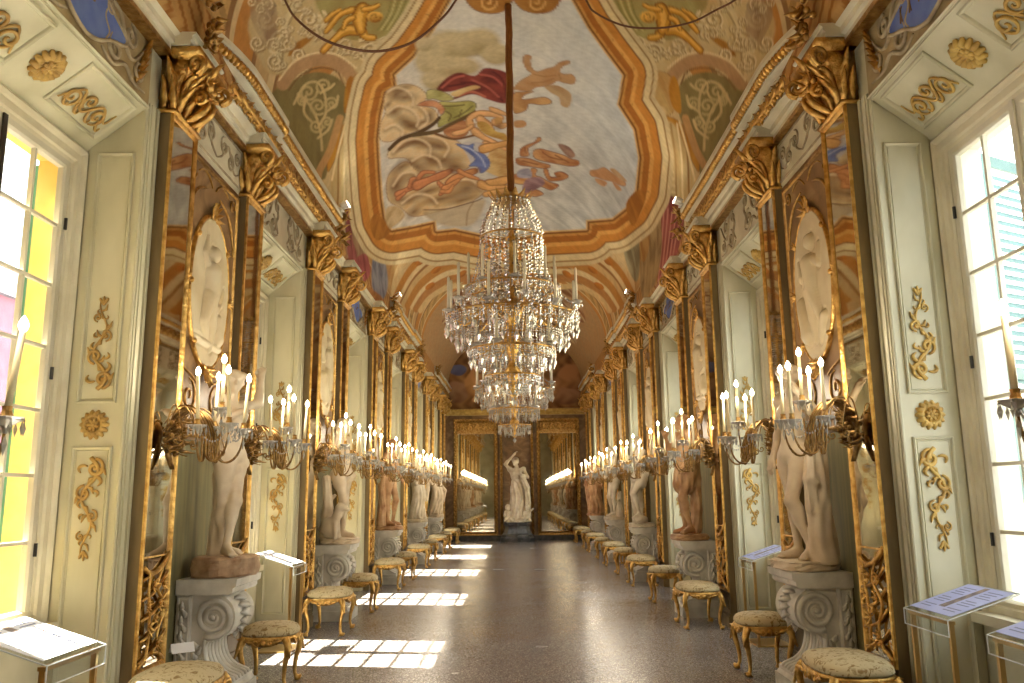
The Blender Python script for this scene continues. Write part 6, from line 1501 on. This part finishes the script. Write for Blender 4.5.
# lecterns
lc = make_lectern(M['paper']); LE = [(-1, 1.94, 3.85, 'clear acrylic lectern with bright white sheet by the nearest left window', M['paper']), (-1, 2.20, 8.66, 'clear acrylic lectern with white sheet, second on the left', M['paper']),
      (1, 2.30, 4.80, 'clear lectern with a lilac sheet before the nearest right window', M['lilac']), (1, 2.26, 3.86, 'lilac lectern at the right edge of the frame', M['lilac']), (1, 2.36, 8.70, 'clear lectern with a lilac sheet beyond the nearest right statue', M['lilac'])]
for i, (s, x, y, lab, mm) in enumerate(LE):
    o = lc if i == 0 else (make_lectern(mm) if i == 2 else copy_tree(lc if s < 0 else l2))
    if i == 2: l2 = o
    o.location = (s*x, y, 0); o.rotation_euler = (0, 0, 0 if s < 0 else PI)
    tag(o, lab, 'lectern', 'information lecterns')

# chandeliers
ch = make_chandelier(7.10); ch.location[1] = 8.66; tag(ch, 'large crystal chandelier with white candles, nearest the viewer', 'chandelier', 'crystal chandeliers')
ch2 = copy_tree(ch); ch2.location[1] = 14.9; tag(ch2, 'crystal chandelier hanging further back, half hidden behind the nearer one', 'chandelier', 'crystal chandeliers')

# end wall: two mirrors, the group on its drum
def end_mirror(x0, x1, lab):
    r = empty('wall_mirror', ((x0+x1)/2, YEND-.012, 0)); w = (x1-x0)/2
    mp = lambda x, z, d: (x, -d, z)
    MB().box(-w+.1, w-.1, -.02, 0, .22, 3.62).build('glass', M['mirror_end'], r)
    f = MB(); moulding(f, mp, -w, w, .16, 4.1, [(0, 0), (0, .05), (.02, .07), (.06, .06), (.09, .075), (.12, .03), (.13, .02)])
    f.box(-w+.1, w-.1, -.06, 0, 3.58, 3.66)
    f.build('gilded_frame', M['gold_dark'], r)
    g = MB()
    for i in range(46):
        z = .22+.084*i
        for sx in (-1, 1):
            g.leaf((sx*(w-.05), -.06, z), (sx*(w-.05+.03*(-1)**i), -.09, z+.09), .07, (0, -1, 0), .1, .3)
    for i in range(24):
        x = -w+.1+(2*w-.2)*i/23; g.leaf((x, -.06, 4.03), (x+.06, -.09, 4.05+.03*(-1)**i), .07, (0, -1, 0), .1, .3)
    n = 9
    for i in range(n):
        x = -w+.2+(2*w-.4)*i/(n-1); sp = spiral(x, 3.84+.04*math.sin(i*2), .10, 1.4, i, (-1)**i, 20); g.tube([(a, -.05, b) for a, b in sp], taper(20, .018, .5), 6)
        g.leaf((x, -.04, 3.72), (x+.08*(-1)**i, -.08, 3.95), .09, (0, -1, 0), .15, .3)
    g.build('gilded_carving', M['gold'], r, True)
    MB().box(-w+.1, w-.1, -.018, 0, 3.66, 4.0).build('crest_panel', M['gold_dark'], r)
    tag(r, lab, 'mirror', 'tall end-wall mirrors')
end_mirror(-2.13, -.62, 'tall gilt-framed mirror on the end wall, left of the white statue')
end_mirror(.72, 2.20, 'tall gilt-framed mirror on the end wall, right of the white statue')
d = MB(); d.lathe([(.56, 0), (.56, .12), (.53, .15), (.52, .22), (.46, .27), (.41, .40), (.40, .50), (.44, .53), (.44, .60), (.42, .62), (0, .62)], 8, wob=(.0, 1)); 
dr = d.build('statue_drum', M['dark_marble']); dr.location = (.03, YEND-.74, 0); tag(dr, 'black marble drum under the white statue at the end wall', 'pedestal')
es = make_statue(10, M['marble_white'], .016, 2.08, 'white marble draped woman with raised arm between the end mirrors', False, False)
es.name = 'marble_statue_group'; es.location = (.03, YEND-.74, .62); es.rotation_euler = (0, 0, -PI/2); del es['group']
# niche back between the mirrors
g = MB()
for x in (-.50, .56):
    g.tube([(x, YEND-.05, .2), (x, YEND-.05, 4.1)], .05, 10)
    for i in range(40): g.leaf((x, YEND-.1, .25+.095*i), (x+.03*(-1)**i, YEND-.125, .36+.095*i), .07, (0, -1, 0), .1, .3)
o = g.build('trim_%d' % ti, M['gold'], None, True); tag(o, 'pair of gilded mouldings flanking the white statue', kind='structure')

# spotlights clipped on the cornice
def spot(x, y, z, rz, lab):
    r = empty('cornice_spotlight', (x, y, z), rz)
    for dy in (-.05, .05):
        h = MB(); h.tube([(0, dy, .05), (.045, dy, .075), (.09, dy, .09)], [.028, .036, .036], 10); hh = h.build('lamp_head', M['lampwhite'], r, True)
        MB().tube([(.09, dy, .0905), (.094, dy, .0925)], [.030, .030], 10).build('lit_face', M['spot'], hh)
    b = MB(); b.box(-.03, .03, -.07, .07, 0, .02); b.tube([(0, 0, .02), (0, 0, .05)], .012, 8); b.build('bracket', M['lampwhite'], r)
    tag(r, lab, 'spotlight', 'cornice spotlights')
for s in (-1, 1):
    spot(s*2.24, 10.28, 5.205, 0 if s < 0 else PI, 'small white twin spotlight on the far end of the nearer %s cornice' % SIDE[s])
    spot(s*2.24, 15.2, 5.205, 0 if s < 0 else PI, 'small white twin spotlight where the second %s cornice begins' % SIDE[s])

# loose cables slung under the vault
def on_vault_plane(px, py, y):
    d = FW+RC*(px-512)/F_PX-UC*(py-341.5)/F_PX; return CAM+d*(y/d[1])
for nm, pts, lab in (('left', [(262, -60), (285, 0), (300, 22), (330, 42), (372, 51), (410, 43), (440, 20), (456, 0), (480, -40)], 'thin brown cables slung across the painted vault on the left'),
                     ('right', [(560, -50), (586, 0), (596, 13), (625, 26), (660, 28), (692, 22), (716, 10), (735, 0), (760, -20)], 'thin brown cable slung across the painted vault on the right')):
    m_ = MB()
    for o in ((0, .05) if nm == 'left' else (0,)):
        P3 = [on_vault_plane(a, b, 4.95+o)+np.array((0, 0, -.04*math.sin(o*60)*math.sin(PI*i/8))) for i, (a, b) in enumerate(pts)]
        m_.tube(catmull(P3, 6), .0075, 6)
    o = m_.build('hanging_cable', M['cable'], None, True); tag(o, lab, 'cable')

# ================================================================== LIGHT
sc = bpy.context.scene
sc.view_settings.view_transform = 'Standard'; sc.view_settings.look = 'None'; sc.view_settings.gamma = 1.0; sc.view_settings.use_curve_mapping = False
sc.view_settings.exposure = EXPO
w = bpy.data.worlds.new('sky'); sc.world = w; w.use_nodes = True; nt = w.node_tree; bg = nt.nodes['Background']
tc = nt.nodes.new('ShaderNodeTexCoord'); no = nt.nodes.new('ShaderNodeTexNoise'); no.inputs['Scale'].default_value = 2.2; no.inputs['Detail'].default_value = 5
nt.links.new(tc.outputs['Generated'], no.inputs['Vector']); rp = nt.nodes.new('ShaderNodeValToRGB'); nt.links.new(no.outputs['Fac'], rp.inputs[0])
rp.color_ramp.elements[0].position = .35; rp.color_ramp.elements[0].color = (.74, .86, 1, 1); rp.color_ramp.elements[1].position = .65; rp.color_ramp.elements[1].color = (1, .98, .95, 1)
nt.links.new(rp.outputs[0], bg.inputs['Color']); bg.inputs['Strength'].default_value = SKY
sd = bpy.data.lights.new('sun', 'SUN'); sd.energy = SUN; sd.angle = math.radians(.6); sd.color = (1, .93, .82)
so = bpy.data.objects.new('sun', sd); C.objects.link(so)
dv = Vector((1.0, -.14, -1.55)).normalized(); so.rotation_euler = dv.to_track_quat('-Z', 'Y').to_euler()
for s in (-1, 1):
    for k in WINS:
        a, b = win_y(k)
        ld = bpy.data.lights.new('window_portal', 'AREA'); ld.shape = 'RECTANGLE'; ld.size = 1.5; ld.size_y = 3.0
        ld.cycles.is_portal = True
        lo = bpy.data.objects.new('window_portal', ld); C.objects.link(lo); lo.location = (s*(XG+.06), (a+b)/2, 2.26)
        lo.rotation_euler = Vector((-s, 0, 0)).to_track_quat('-Z', 'Y').to_euler()
for i, p in enumerate(bulbs):
    ld = bpy.data.lights.new('sconce_glow', 'POINT'); ld.energy = GLOW; ld.color = (1, .88, .70); ld.shadow_soft_size = .10
    lo = bpy.data.objects.new('sconce_glow', ld); C.objects.link(lo); lo.location = p
for s in (-1, 1):
    for y in (10.28, 15.2):
        ld = bpy.data.lights.new('cornice_spot', 'SPOT'); ld.energy = SPOTW; ld.color = (1, .88, .66); ld.spot_size = 2.4; ld.spot_blend = .7; ld.shadow_soft_size = .05
        lo = bpy.data.objects.new('cornice_spot', ld); C.objects.link(lo); lo.location = (s*2.10, y, 5.36); lo.rotation_euler = Vector((-s*.6, 0, 1)).to_track_quat('-Z', 'Y').to_euler()
cy = sc.cycles
cy.max_bounces = 10; cy.diffuse_bounces = 5; cy.glossy_bounces = 5; cy.transmission_bounces = 6; cy.transparent_max_bounces = 12
cy.caustics_reflective = False; cy.caustics_refractive = False; cy.sample_clamp_indirect = 8.0; cy.use_denoising = True
